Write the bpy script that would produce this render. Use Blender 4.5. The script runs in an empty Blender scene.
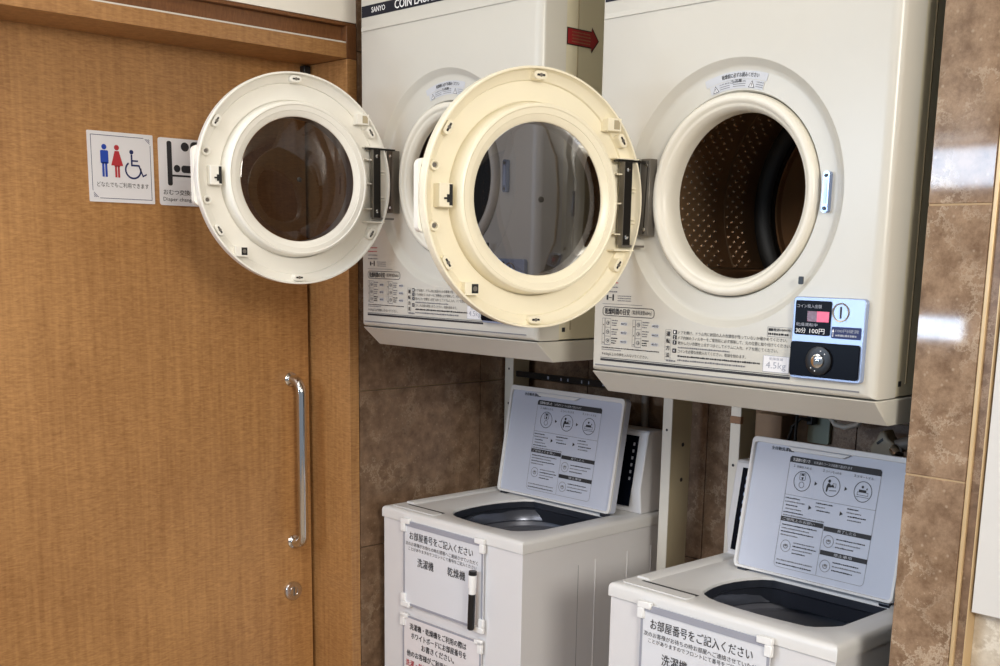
import bpy, math, random
from mathutils import Matrix, Vector
random.seed(7)
SC = bpy.context.scene
COL = SC.collection
PI = math.pi
R_ = math.radians

# ------------------------------------------------------------------ camera
cd = bpy.data.cameras.new('camera')
cam = bpy.data.objects.new('camera', cd)
COL.objects.link(cam)
cR = Vector((0.68867298, 0.72485431, 0.01776945))
cU = Vector((-0.15353983, 0.12183685, 0.98060252))
cF = Vector((-0.70862899, 0.67804278, -0.19519976))
cam.matrix_world = Matrix(((cR.x, cU.x, -cF.x, 2.4434), (cR.y, cU.y, -cF.y, -1.74522), (cR.z, cU.z, -cF.z, 1.53319), (0, 0, 0, 1)))
cd.sensor_width = 36.0
cd.lens = 1158.157 * 36.0 / 1000.0
cd.shift_x = -0.008
cd.shift_y = 0.15318
cd.clip_start = 0.05
SC.camera = cam

# ------------------------------------------------------------------ world, lights, exposure
wd = bpy.data.worlds.new('world')
SC.world = wd
wd.use_nodes = True
bg = wd.node_tree.nodes['Background']
bg.inputs[0].default_value = (0.80, 0.89, 1.0, 1)
bg.inputs[1].default_value = 0.30


def area(name, loc, target, sx, sy, power, col, spread=180):
    l = bpy.data.lights.new(name, 'AREA')
    l.shape = 'RECTANGLE'
    l.size, l.size_y = sx, sy
    l.energy = power
    l.color = col
    l.spread = R_(spread)
    o = bpy.data.objects.new(name, l)
    COL.objects.link(o)
    d = Vector(target) - Vector(loc)
    o.location = loc
    o.rotation_euler = d.to_track_quat('-Z', 'Y').to_euler()
    return o


area('window_daylight_upper', (-0.2, -3.55, 1.97), (-0.2, 0, 1.97), 2.3, 0.17, 36, (0.64, 0.79, 1.0))
area('window_daylight_lower', (-0.55, -3.55, 1.23), (-0.55, 0, 1.23), 1.0, 0.10, 14, (0.64, 0.79, 1.0))
area('unseen_ceiling_light', (0.55, -1.7, 2.66), (0.55, -1.7, 0), 0.8, 1.2, 18, (1.0, 0.97, 0.93))
area('unseen_ceiling_light', (2.35, -2.9, 2.66), (2.35, -2.9, 0), 1.3, 1.2, 40, (1.0, 0.98, 0.95))  # unseen second lamp, added to brighten the right dryer's side
area('warm_side_lamp', (4.6, -2.05, 2.3), (0.6, 0.0, 1.2), 0.8, 0.7, 78, (1.0, 0.94, 0.84))
SC.view_settings.view_transform = 'Standard'
SC.view_settings.look = 'None'
SC.view_settings.gamma = 1.0
SC.view_settings.use_curve_mapping = False
SC.view_settings.exposure = 0.0


# ------------------------------------------------------------------ materials
def lin(c):
    c = [x / 255.0 for x in c]
    return tuple((x / 12.92 if x <= 0.04045 else ((x + 0.055) / 1.055) ** 2.4) for x in c) + (1.0,)


def new_mat(name):
    m = bpy.data.materials.new(name)
    m.use_nodes = True
    nt = m.node_tree
    return m, nt, nt.nodes['Principled BSDF']


def plain(name, col, rough=0.5, metal=0.0, spec=0.5, var=0.03, scale=30.0, bump=0.0, emit=None, estr=0.0, coat=0.0):
    m, nt, b = new_mat(name)
    c = lin(col)
    b.inputs['Roughness'].default_value = rough
    b.inputs['Metallic'].default_value = metal
    b.inputs['Specular IOR Level'].default_value = spec
    b.inputs['Coat Weight'].default_value = coat
    tc = nt.nodes.new('ShaderNodeTexCoord')
    n = nt.nodes.new('ShaderNodeTexNoise')
    n.inputs['Scale'].default_value = scale
    n.inputs['Detail'].default_value = 4
    nt.links.new(tc.outputs['Object'], n.inputs['Vector'])
    r = nt.nodes.new('ShaderNodeValToRGB')
    r.color_ramp.elements[0].color = tuple(x * (1 - var) for x in c[:3]) + (1,)
    r.color_ramp.elements[1].color = tuple(min(1, x * (1 + var)) for x in c[:3]) + (1,)
    nt.links.new(n.outputs['Fac'], r.inputs['Fac'])
    nt.links.new(r.outputs['Color'], b.inputs['Base Color'])
    if bump:
        bp = nt.nodes.new('ShaderNodeBump')
        bp.inputs['Strength'].default_value = bump
        bp.inputs['Distance'].default_value = 0.001
        nt.links.new(n.outputs['Fac'], bp.inputs['Height'])
        nt.links.new(bp.outputs['Normal'], b.inputs['Normal'])
    if emit:
        b.inputs['Emission Color'].default_value = lin(emit)
        b.inputs['Emission Strength'].default_value = estr
    return m


def wood_mat(name, dark, light, axis='z', rough=0.38):
    # figured veneer: fine grain along one axis with short ripples across it
    m, nt, b = new_mat(name)
    L = nt.links.new
    tc = nt.nodes.new('ShaderNodeTexCoord')
    mp = nt.nodes.new('ShaderNodeMapping')
    mp.inputs['Scale'].default_value = {'z': (60, 60, 3), 'y': (60, 3, 60)}[axis]
    L(tc.outputs['Object'], mp.inputs['Vector'])
    n1 = nt.nodes.new('ShaderNodeTexNoise')
    n1.inputs['Scale'].default_value = 1.6
    n1.inputs['Detail'].default_value = 6
    L(mp.outputs['Vector'], n1.inputs['Vector'])
    mp2 = nt.nodes.new('ShaderNodeMapping')
    mp2.inputs['Scale'].default_value = {'z': (48, 48, 230), 'y': (48, 230, 48)}[axis]
    L(tc.outputs['Object'], mp2.inputs['Vector'])
    n2 = nt.nodes.new('ShaderNodeTexNoise')
    n2.inputs['Scale'].default_value = 1.0
    n2.inputs['Detail'].default_value = 5
    n2.inputs['Distortion'].default_value = 0.9
    L(mp2.outputs['Vector'], n2.inputs['Vector'])
    n3 = nt.nodes.new('ShaderNodeTexNoise')
    n3.inputs['Scale'].default_value = 3.0
    L(tc.outputs['Object'], n3.inputs['Vector'])
    a = nt.nodes.new('ShaderNodeMath'); a.operation = 'MULTIPLY'; a.inputs[1].default_value = 0.42
    L(n1.outputs['Fac'], a.inputs[0])
    a2 = nt.nodes.new('ShaderNodeMath'); a2.operation = 'MULTIPLY_ADD'; a2.inputs[1].default_value = 0.68
    L(n2.outputs['Fac'], a2.inputs[0]); L(a.outputs[0], a2.inputs[2])
    a3 = nt.nodes.new('ShaderNodeMath'); a3.operation = 'MULTIPLY_ADD'; a3.inputs[1].default_value = 0.3
    L(n3.outputs['Fac'], a3.inputs[0]); L(a2.outputs[0], a3.inputs[2])
    r = nt.nodes.new('ShaderNodeValToRGB')
    r.color_ramp.elements[0].position = 0.42
    r.color_ramp.elements[1].position = 0.98
    r.color_ramp.elements[0].color = lin(dark)
    r.color_ramp.elements[1].color = lin(light)
    L(a3.outputs[0], r.inputs['Fac'])
    L(r.outputs['Color'], b.inputs['Base Color'])
    b.inputs['Roughness'].default_value = rough
    return m


def marble_mat(name, base, dark, vein, rough=0.12, scale=1.0):
    m, nt, b = new_mat(name)
    L = nt.links.new
    tc = nt.nodes.new('ShaderNodeTexCoord')
    n = nt.nodes.new('ShaderNodeTexNoise')
    n.inputs['Scale'].default_value = 24 * scale
    n.inputs['Detail'].default_value = 10
    n.inputs['Roughness'].default_value = 0.74
    L(tc.outputs['Object'], n.inputs['Vector'])
    r = nt.nodes.new('ShaderNodeValToRGB')
    r.color_ramp.elements[0].position = 0.38
    r.color_ramp.elements[1].position = 0.62
    r.color_ramp.elements[0].color = lin(dark)
    r.color_ramp.elements[1].color = lin(base)
    L(n.outputs['Fac'], r.inputs['Fac'])
    mixv = nt.nodes.new('ShaderNodeMixRGB'); mixv.blend_type = 'ADD'; mixv.inputs[0].default_value = 0.16
    L(tc.outputs['Object'], mixv.inputs[1]); L(n.outputs['Color'], mixv.inputs[2])
    vo = nt.nodes.new('ShaderNodeTexVoronoi')
    vo.feature = 'DISTANCE_TO_EDGE'
    vo.inputs['Scale'].default_value = 13 * scale
    L(mixv.outputs[0], vo.inputs['Vector'])
    r2 = nt.nodes.new('ShaderNodeValToRGB')
    r2.color_ramp.elements[0].color = (1, 1, 1, 1)
    r2.color_ramp.elements[1].color = (0, 0, 0, 1)
    r2.color_ramp.elements[1].position = 0.075
    L(vo.outputs['Distance'], r2.inputs['Fac'])
    n2 = nt.nodes.new('ShaderNodeTexNoise')
    n2.inputs['Scale'].default_value = 6 * scale
    L(tc.outputs['Object'], n2.inputs['Vector'])
    r3 = nt.nodes.new('ShaderNodeValToRGB')
    r3.color_ramp.elements[0].position = 0.44
    r3.color_ramp.elements[1].position = 0.62
    L(n2.outputs['Fac'], r3.inputs['Fac'])
    mu = nt.nodes.new('ShaderNodeMath'); mu.operation = 'MULTIPLY'
    L(r2.outputs['Color'], mu.inputs[0]); L(r3.outputs['Color'], mu.inputs[1])
    # pale flecks
    vo2 = nt.nodes.new('ShaderNodeTexVoronoi')
    vo2.inputs['Scale'].default_value = 60 * scale
    L(tc.outputs['Object'], vo2.inputs['Vector'])
    r4 = nt.nodes.new('ShaderNodeValToRGB')
    r4.color_ramp.elements[0].color = (0.8, 0.8, 0.8, 1)
    r4.color_ramp.elements[1].color = (0, 0, 0, 1)
    r4.color_ramp.elements[1].position = 0.2
    L(vo2.outputs['Distance'], r4.inputs['Fac'])
    mx = nt.nodes.new('ShaderNodeMath'); mx.operation = 'MAXIMUM'
    L(mu.outputs[0], mx.inputs[0]); L(r4.outputs['Color'], mx.inputs[1])
    mu2 = nt.nodes.new('ShaderNodeMath'); mu2.operation = 'MULTIPLY'; mu2.inputs[1].default_value = 0.75
    L(mx.outputs[0], mu2.inputs[0])
    mix = nt.nodes.new('ShaderNodeMixRGB')
    mix.inputs[2].default_value = lin(vein)
    L(mu2.outputs[0], mix.inputs[0]); L(r.outputs['Color'], mix.inputs[1])
    L(mix.outputs[0], b.inputs['Base Color'])
    b.inputs['Roughness'].default_value = rough
    b.inputs['Specular IOR Level'].default_value = 0.35
    return m


def glass_mat(name, tint, refl=1.0):
    m = bpy.data.materials.new(name)
    m.use_nodes = True
    nt = m.node_tree
    nt.nodes.clear()
    out = nt.nodes.new('ShaderNodeOutputMaterial')
    t = nt.nodes.new('ShaderNodeBsdfTransparent'); t.inputs[0].default_value = tint
    g = nt.nodes.new('ShaderNodeBsdfGlossy'); g.inputs['Roughness'].default_value = 0.03
    fr = nt.nodes.new('ShaderNodeFresnel'); fr.inputs[0].default_value = 1.5
    mx = nt.nodes.new('ShaderNodeMixShader')
    nt.links.new(fr.outputs[0], mx.inputs[0])
    nt.links.new(t.outputs[0], mx.inputs[1])
    nt.links.new(g.outputs[0], mx.inputs[2])
    nt.links.new(mx.outputs[0], out.inputs[0])
    return m


M = {}
M['enamel'] = plain('ivory_enamel', (203, 200, 191), 0.28, var=0.01)
M['enamel_side'] = plain('aged_ivory_enamel', (214, 207, 182), 0.4, var=0.02, scale=8)
M['seat'] = plain('cream_gasket_ring', (228, 223, 210), 0.32, var=0.01)
M['door_cream'] = plain('cream_plastic', (238, 235, 226), 0.3, var=0.015)
M['door_yellow'] = plain('yellowed_plastic', (244, 236, 212), 0.3, var=0.015)
M['glass'] = glass_mat('smoked_glass', (0.21, 0.20, 0.21, 1))
M['black'] = plain('black_plastic', (18, 18, 20), 0.35)
M['gloss_black'] = plain('gloss_black_plate', (8, 11, 20), 0.25, spec=0.06)
M['dark_steel'] = plain('dark_steel', (122, 117, 110), 0.35, metal=0.5)
M['darker_steel'] = plain('blackened_steel', (48, 45, 42), 0.35, metal=0.6)
M['chrome'] = plain('chrome', (215, 215, 215), 0.1, metal=1.0, var=0.0)
M['silver'] = plain('silver_plastic', (158, 174, 206), 0.25, metal=0.3)
M['catch_steel'] = plain('chrome_blue_reflection', (150, 168, 204), 0.2, metal=0.7)  # chrome catch with its bluish reflection put into the colour
M['coin_chrome'] = plain('chrome_brown_reflection', (176, 160, 136), 0.3, metal=0.8)  # coin slot metal, brown reflections painted into its colour
M['drum'] = plain('stainless_drum_brown_reflection', (152, 122, 92), 0.33, metal=0.6, var=0.06)  # steel coloured brown to stand for the reflected wood door
M['drum_bump'] = plain('polished_stainless_bump', (222, 216, 208), 0.18, metal=0.8)
M['drum_dark'] = plain('dark_drum_lining', (22, 18, 15), 0.4)
M['ink'] = plain('black_ink', (38, 38, 42), 0.6)
M['grey_ink'] = plain('grey_ink', (120, 120, 124), 0.6)
M['red_ink'] = plain('red_ink', (176, 44, 52), 0.6)
M['blue_ink'] = plain('blue_ink', (28, 66, 168), 0.5)
M['navy_ink'] = plain('navy_ink', (26, 40, 92), 0.5)
M['label_white'] = plain('label_white', (226, 225, 228), 0.4, var=0.005)
M['label_grey'] = plain('label_grey', (196, 198, 204), 0.4, var=0.005)
M['white_ink'] = plain('white_ink', (238, 238, 240), 0.5, var=0.0)
M['strip'] = plain('dark_name_strip', (26, 28, 40), 0.5, spec=0.2)
M['led'] = plain('red_display', (90, 8, 26), 0.2, emit=(255, 36, 96), estr=0.75)
M['led_dim'] = plain('dim_red_display', (60, 10, 22), 0.2, emit=(200, 20, 60), estr=0.12)
M['arrow_red'] = plain('red_sticker', (140, 26, 32), 0.4)
M['washer'] = plain('white_enamel', (221, 220, 222), 0.3, var=0.008)
M['washer_side'] = plain('white_enamel_side', (216, 211, 200), 0.35, var=0.01)
M['washer_top'] = plain('white_plastic_top', (222, 221, 220), 0.33, var=0.01)
M['lid'] = plain('white_plastic_lid_sky_tint', (194, 199, 214), 0.35, var=0.008)  # white plastic with the blue of the sky light mixed in
M['tub'] = plain('dark_tub_plastic', (42, 45, 54), 0.3)
M['basket_wall'] = plain('dark_steel_basket', (112, 114, 124), 0.3, metal=0.4)
M['basket'] = plain('grey_basket', (96, 100, 112), 0.25, metal=0.6)
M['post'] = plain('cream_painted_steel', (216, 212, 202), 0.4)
M['post_side'] = plain('cream_painted_steel_shaded', (178, 166, 138), 0.45)  # same cream steel, darkened for the post faces turned from the light
M['tape'] = plain('brown_tape', (140, 104, 76), 0.55, var=0.1)
M['wood'] = wood_mat('figured_veneer', (136, 92, 50), (196, 148, 94), 'z')
M['wood_h'] = wood_mat('figured_veneer_across', (132, 90, 52), (186, 140, 90), 'z')
M['wood_shaded'] = wood_mat('shaded_wood_trim', (96, 60, 34), (138, 92, 56), 'y')  # browns darkened for the shade on the recessed lintel top
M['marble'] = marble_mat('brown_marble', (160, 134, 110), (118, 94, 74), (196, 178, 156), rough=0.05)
M['marble_wall'] = marble_mat('brown_marble_shaded', (136, 110, 88), (100, 78, 60), (166, 146, 124), rough=0.3)  # the pillar's marble again, alcove shadow put into darker browns
M['marble_light'] = marble_mat('pale_marble', (206, 196, 180), (176, 162, 144), (228, 222, 210), rough=0.25, scale=0.6)
M['grout'] = plain('grout', (176, 150, 116), 0.8)
M['paint'] = plain('white_wall_paint', (250, 246, 236), 0.7, var=0.01)
M['gold'] = plain('pale_edge_trim', (206, 178, 136), 0.35, metal=0.25)
M['floor'] = marble_mat('floor_stone', (170, 150, 126), (140, 120, 98), (200, 184, 160), rough=0.3)
M['board'] = plain('whiteboard_surface', (222, 224, 230), 0.2, var=0.004)
M['frame_grey'] = plain('grey_board_edge', (158, 160, 172), 0.4)
M['clip'] = plain('white_clip', (240, 240, 240), 0.35)
M['notice'] = plain('notice_paper', (226, 222, 224), 0.5, var=0.004)
M['panel_white'] = plain('white_laminate', (214, 212, 209), 0.45, var=0.004)
M['tap_body'] = plain('aged_tap_plastic', (168, 156, 134), 0.45, var=0.1)
M['hose'] = plain('grey_hose', (132, 122, 112), 0.5)
M['plate'] = plain('outlet_plate', (124, 132, 116), 0.4)
M['carton'] = plain('beige_wood_block', (138, 114, 90), 0.6, var=0.06)
M['cable'] = plain('black_cable', (16, 15, 14), 0.5)


# ------------------------------------------------------------------ mesh builder
FRONT = Matrix(((1, 0, 0, 0), (0, 0, -1, 0), (0, 1, 0, 0), (0, 0, 0, 1)))      # drawn face looks to -y
BACKF = Matrix(((-1, 0, 0, 0), (0, 0, 1, 0), (0, 1, 0, 0), (0, 0, 0, 1)))      # drawn face looks to +y
SIDE = Matrix(((0, 0, 1, 0), (1, 0, 0, 0), (0, 1, 0, 0), (0, 0, 0, 1)))        # drawn face looks to +x


def T(x, y, z):
    return Matrix.Translation((x, y, z))


_txt = {}


def text_mesh(body, bold):
    k = (body, bold)
    if k not in _txt:
        c = bpy.data.curves.new('writing', 'FONT')
        c.body = body
        c.resolution_u = 2
        c.offset = bold
        o = bpy.data.objects.new('writing', c)
        COL.objects.link(o)
        dg = bpy.context.evaluated_depsgraph_get()
        me = bpy.data.meshes.new_from_object(o.evaluated_get(dg))
        vs = [(v.co.x, v.co.y) for v in me.vertices]
        fs = [tuple(p.vertices) for p in me.polygons]
        x0 = min(v[0] for v in vs); x1 = max(v[0] for v in vs)
        y0 = min(v[1] for v in vs); y1 = max(v[1] for v in vs)
        _txt[k] = ([((v[0] - x0) / (x1 - x0), (v[1] - y0) / (y1 - y0)) for v in vs], fs)
        bpy.data.objects.remove(o)
        bpy.data.curves.remove(c)
        bpy.data.meshes.remove(me)
    return _txt[k]


class MB:
    def __init__(s):
        s.v, s.f, s.m, s.mats = [], [], [], []

    def mi(s, mat):
        if mat not in s.mats:
            s.mats.append(mat)
        return s.mats.index(mat)

    def add(s, verts, faces, mat, mx=None):
        b = len(s.v)
        s.v += [tuple(mx @ Vector(p)) for p in verts] if mx is not None else [tuple(p) for p in verts]
        k = s.mi(mat)
        for f in faces:
            s.f.append(tuple(b + i for i in f))
            s.m.append(k)
        return s

    def box(s, x0, x1, y0, y1, z0, z1, mat, mx=None):
        v = [(x0, y0, z0), (x1, y0, z0), (x1, y1, z0), (x0, y1, z0), (x0, y0, z1), (x1, y0, z1), (x1, y1, z1), (x0, y1, z1)]
        return s.add(v, [(0, 3, 2, 1), (4, 5, 6, 7), (0, 1, 5, 4), (1, 2, 6, 5), (2, 3, 7, 6), (3, 0, 4, 7)], mat, mx)

    def prism(s, pts, a0, a1, mat, mx=None):
        """polygon in local xy extruded along local z"""
        n = len(pts)
        ar = sum(pts[i][0] * pts[(i + 1) % n][1] - pts[(i + 1) % n][0] * pts[i][1] for i in range(n))
        if ar < 0:
            pts = pts[::-1]
        v = [(p[0], p[1], a0) for p in pts] + [(p[0], p[1], a1) for p in pts]
        f = [tuple(range(n - 1, -1, -1)), tuple(range(n, 2 * n))]
        f += [(i, (i + 1) % n, n + (i + 1) % n, n + i) for i in range(n)]
        return s.add(v, f, mat, mx)

    def poly(s, pts, h, mat, mx=None):
        n = len(pts)
        ar = sum(pts[i][0] * pts[(i + 1) % n][1] - pts[(i + 1) % n][0] * pts[i][1] for i in range(n))
        if ar < 0:
            pts = pts[::-1]
        return s.add([(p[0], p[1], h) for p in pts], [tuple(range(n))], mat, mx)

    def rect(s, x0, x1, y0, y1, h, mat, mx=None):
        return s.add([(x0, y0, h), (x1, y0, h), (x1, y1, h), (x0, y1, h)], [(0, 1, 2, 3)], mat, mx)

    def frame(s, x0, x1, y0, y1, t, h, mat, mx=None, r=0.0):
        o, i = rrect(x0, x1, y0, y1, r), rrect(x0 + t, x1 - t, y0 + t, y1 - t, max(0.0001, r - t) if r > 0 else 0)
        return s.loops([[(p[0], p[1], h) for p in o], [(p[0], p[1], h) for p in i]], mat, mx)

    def loops(s, ls, mat, mx=None, closed=True):
        n = len(ls[0])
        v = [p for l in ls for p in l]
        f = []
        for k in range(len(ls) - 1):
            for i in range(n if closed else n - 1):
                j = (i + 1) % n
                f.append((k * n + i, k * n + j, (k + 1) * n + j, (k + 1) * n + i))
        return s.add(v, f, mat, mx)

    def lathe(s, prof, mat, mx=None, n=64, a0=0.0, a1=2 * PI):
        """profile (r,h) turned about local z"""
        full = abs(a1 - a0 - 2 * PI) < 1e-6
        k = n if full else n + 1
        ls = [[(r * math.cos(a0 + (a1 - a0) * i / n), r * math.sin(a0 + (a1 - a0) * i / n), h) for i in range(k)] for r, h in prof]
        return s.loops(ls, mat, mx, closed=full)

    def cyl(s, x, y, r, h0, h1, mat, mx=None, n=24, r1=None):
        r1 = r if r1 is None else r1
        v = [(x + r * math.cos(2 * PI * i / n), y + r * math.sin(2 * PI * i / n), h0) for i in range(n)]
        v += [(x + r1 * math.cos(2 * PI * i / n), y + r1 * math.sin(2 * PI * i / n), h1) for i in range(n)]
        f = [tuple(range(n - 1, -1, -1)), tuple(range(n, 2 * n))] + [(i, (i + 1) % n, n + (i + 1) % n, n + i) for i in range(n)]
        return s.add(v, f, mat, mx)

    def disc(s, x, y, r, h, mat, mx=None, n=24):
        return s.add([(x + r * math.cos(2 * PI * i / n), y + r * math.sin(2 * PI * i / n), h) for i in range(n)], [tuple(range(n))], mat, mx)

    def ring(s, x, y, r0, r1, h, mat, mx=None, n=28, a0=0.0, a1=2 * PI):
        full = abs(a1 - a0 - 2 * PI) < 1e-6
        k = n if full else n + 1
        A = [a0 + (a1 - a0) * i / n for i in range(k)]
        return s.loops([[(x + r1 * math.cos(a), y + r1 * math.sin(a), h) for a in A], [(x + r0 * math.cos(a), y + r0 * math.sin(a), h) for a in A]], mat, mx, closed=full)

    def sphere(s, x, y, z, r, mat, mx=None, n=8, k=5):
        ls = []
        for j in range(1, k):
            t = PI * j / k
            ls.append([(x + r * math.sin(t) * math.cos(2 * PI * i / n), y + r * math.sin(t) * math.sin(2 * PI * i / n), z - r * math.cos(t)) for i in range(n)])
        s.loops(ls, mat, mx)
        s.add(ls[0][::-1], [tuple(range(n))], mat, mx)
        return s.add(ls[-1], [tuple(range(n))], mat, mx)

    def tube(s, pts, r, mat, mx=None, n=12, caps=True):
        pts = [Vector(p) for p in pts]
        ls = []
        up = Vector((0.123, 0.456, 0.881))
        for i, p in enumerate(pts):
            d = (pts[min(i + 1, len(pts) - 1)] - pts[max(i - 1, 0)]).normalized()
            a = d.cross(up).normalized()
            b = d.cross(a)
            ri = r[i] if isinstance(r, (list, tuple)) else r
            ls.append([tuple(p + (a * math.cos(2 * PI * k / n) + b * math.sin(2 * PI * k / n)) * ri) for k in range(n)])
        s.loops(ls, mat, mx)
        if caps:
            s.add(ls[0], [tuple(range(n - 1, -1, -1))], mat, mx)
            s.add(ls[-1], [tuple(range(n))], mat, mx)
        return s

    def text(s, body, x, y, w, h, z, mat, mx=None, bold=0.0, arc=None):
        vs, fs = text_mesh(body, 0.0)
        P = []
        k_ = [(0, 0)] if not bold else [(0, 0), (bold, 0), (-bold, 0), (0, bold)]
        for i, (ox, oy) in enumerate(k_):      # heavier strokes: the same outline laid again a hair to the side
            ox, oy = ox * abs(h), oy * abs(h)
            P += [(x + a * w + (ox if not arc else 0), y + b * h + oy, z + i * 0.00006) for a, b in vs]
        fs = [tuple(j + i * len(vs) for j in f) for i in range(len(k_)) for f in fs]
        if arc:      # arc=(cx,cy): x is the clockwise arc angle, y the radius
            P = [(arc[0] + q * math.cos(p), arc[1] + q * math.sin(p), zz) for p, q, zz in P]
        return s.add(P, fs, mat, mx)

    def dashes(s, x, y, w, h, z, mat, mx=None, gap=0.25):
        """a line of print too small to read"""
        c = x
        while c < x + w - h * 0.3:
            d = min(h * random.uniform(0.5, 1.6), x + w - c)
            s.rect(c, c + d, y + h * random.uniform(0, 0.12), y + h * random.uniform(0.75, 1), z, mat, mx)
            c += d + h * gap * random.uniform(0.6, 1.6)
        return s

    def build(s, name, parent=None, loc=(0, 0, 0), rot=None, bevel=0.0, seg=2, smooth=True, angle=35):
        me = bpy.data.meshes.new(name)
        me.from_pydata(s.v, [], s.f)
        for m in s.mats:
            me.materials.append(m)
        me.polygons.foreach_set('material_index', s.m)
        me.update()
        if smooth:
            me.polygons.foreach_set('use_smooth', [True] * len(me.polygons))
            me.set_sharp_from_angle(angle=R_(angle))
        o = bpy.data.objects.new(name, me)
        COL.objects.link(o)
        if bevel:
            b = o.modifiers.new('bevel', 'BEVEL')
            b.width = bevel
            b.segments = seg
            b.limit_method = 'ANGLE'
            b.angle_limit = R_(40)
        if parent:
            o.parent = parent
        o.location = loc
        if rot:
            o.rotation_euler = rot
        return o


def rrect(x0, x1, y0, y1, r, n=5):
    if r <= 0:
        n = 0
    P = []
    for cx, cy, a in ((x1 - r, y0 + r, -PI / 2), (x1 - r, y1 - r, 0), (x0 + r, y1 - r, PI / 2), (x0 + r, y0 + r, PI)):
        for i in range(n + 1):
            t = a + (PI / 2) * (i / n if n else 0)
            P.append((cx + r * math.cos(t), cy + r * math.sin(t)))
    return P


def thing(name, label, cat, loc, rz=0.0, group=None):
    o = bpy.data.objects.new(name, None)
    o.empty_display_size = 0.1
    COL.objects.link(o)
    o.location = loc
    o.rotation_euler = (0, 0, rz)
    return tag(o, label, cat, group)


def tag(o, label, cat, group=None):
    o['label'] = label
    o['category'] = cat
    if group:
        o['group'] = group
    return o


def struct(o, label, cat):
    o['kind'] = 'structure'
    return tag(o, label, cat)






# ------------------------------------------------------------------ the room shell
ZJ = [0, 0.34, 0.76, 1.18, 1.60, 2.02, 2.44, 2.68]


def tiles(mb, xs, zs, mat, mx, gap=0.0015, th=0.012):
    for i in range(len(xs) - 1):
        for j in range(len(zs) - 1):
            mb.box(xs[i] + gap, xs[i + 1] - gap, zs[j] + gap, zs[j + 1] - gap, -th, 0, mat, mx)


mb = MB().box(-1.2, 5.0, -4.2, 1.2, -0.1, 0, M['floor'])
struct(mb.build('floor'), 'stone floor under the washing machines', 'floor')
mb = MB().box(-1.2, 5.0, -4.2, 1.2, 2.70, 2.8, M['paint'])
struct(mb.build('ceiling'), 'white ceiling over the laundry corner', 'ceiling')

# left wall: tile beside the machines, white plaster above the door
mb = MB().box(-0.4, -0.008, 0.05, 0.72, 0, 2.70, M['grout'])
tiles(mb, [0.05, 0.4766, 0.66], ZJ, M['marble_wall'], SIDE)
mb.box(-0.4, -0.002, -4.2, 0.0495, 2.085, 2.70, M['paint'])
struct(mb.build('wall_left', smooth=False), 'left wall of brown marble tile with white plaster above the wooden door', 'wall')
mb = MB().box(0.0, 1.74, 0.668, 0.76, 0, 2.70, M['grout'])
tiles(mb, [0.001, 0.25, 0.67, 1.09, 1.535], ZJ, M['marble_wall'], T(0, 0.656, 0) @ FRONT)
struct(mb.build('wall_back', smooth=False), 'shaded brown tiled back wall of the alcove behind the machines', 'wall')

# right partition end with tiled face and brass edge
PJ = [0, 0.3415, 0.7685, 1.1955, 1.6225, 2.0495, 2.4765, 2.68]
mb = MB().box(1.5460, 1.6480, 0.0116, 0.66, 0, 2.70, M['grout'])
tiles(mb, [1.5445, 1.6495], PJ, M['marble'], T(0, 0.0100, 0) @ FRONT)
tiles(mb, [0.0, 0.3, 0.633], PJ, M['marble_wall'], Matrix(((0, 0, -1, 1.5460), (-1, 0, 0, 0.655), (0, 1, 0, 0), (0, 0, 0, 1))), th=0.01)
struct(mb.build('wall_right', smooth=False, bevel=0.0012, seg=1), 'brown marble pillar at the right of the machines', 'pillar')
mb = MB().box(1.6492, 1.6562, 0.0085, 0.023, 0, 2.70, M['gold'])
struct(mb.build('trim_1', bevel=0.0015), 'pale gold edge strip down the right side of the marble pillar', 'trim')
mb = MB().box(1.6562, 1.6700, 0.0137, 0.047, 0, 2.70, M['marble_wall'])
mb.box(1.6700, 1.6719, 0.0127, 0.047, 0, 2.70, M['gold'])
struct(mb.build('trim_2'), 'narrow brown stone strip between gold edge and white panel', 'trim')
mb = MB().box(1.6722, 3.6, 0.039, 0.16, 0, 2.70, M['marble_light'])
struct(mb.build('wall_side'), 'pale marble wall below and behind the white panel', 'wall')
pn = MB().box(1.6752, 2.75, 0.016, 0.0375, 0.9895, 2.45, M['panel_white']).build('white_wall_panel', bevel=0.001)
tag(pn, 'plain white panel on the pale marble wall at the right edge', 'panel')

# wooden door in its deep frame
DX = -0.17
dl = MB().box(DX - 0.04, DX, -1.45, 0.009, 0.005, 2.06, M['wood']).build('door_1', bevel=0.001)
struct(dl, 'large light wood sliding restroom door with long chrome handle', 'door')
h = MB()
pts = []
for i in range(7):
    t = PI / 2 * i / 6
    pts.append((0.018 + 0.032 * math.sin(t), 0, 0.032 - 0.032 * math.cos(t)))
L_ = 0.442
path = [(0.0, 0, 0)] + pts + [(p[0], 0, L_ - p[2]) for p in pts[::-1]] + [(0.0, 0, L_)]
h.tube(path, 0.0130, M['chrome'], n=16)
for z in (0, L_):
    h.lathe([(0.0185, 0), (0.0185, 0.004), (0.0125, 0.008), (0.0, 0.008)], M['chrome'], T(0, 0, z) @ SIDE, n=24)
h.build('door_handle', dl, (DX, -0.049, 0.760))
k = MB()
k.lathe([(0.0270, 0), (0.0270, 0.005), (0.0250, 0.008), (0.0, 0.0085)], M['chrome'], SIDE, n=28)
k.box(0.008, 0.0100, -0.0018, 0.0018, -0.011, 0.011, M['dark_steel'])
k.lathe([(0.0135, 0.0080), (0.0130, 0.0098), (0.0120, 0.0098), (0.0115, 0.0084)], M['chrome'], SIDE, n=24)
k.build('lock_plate', dl, (DX, -0.055, 0.622))
b = MB().box(0, 0.02, -0.010, 0.010, -0.014, 0.006, M['black']).build('door_stopper', dl, (DX, 0.006, 1.990), bevel=0.002)

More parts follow.
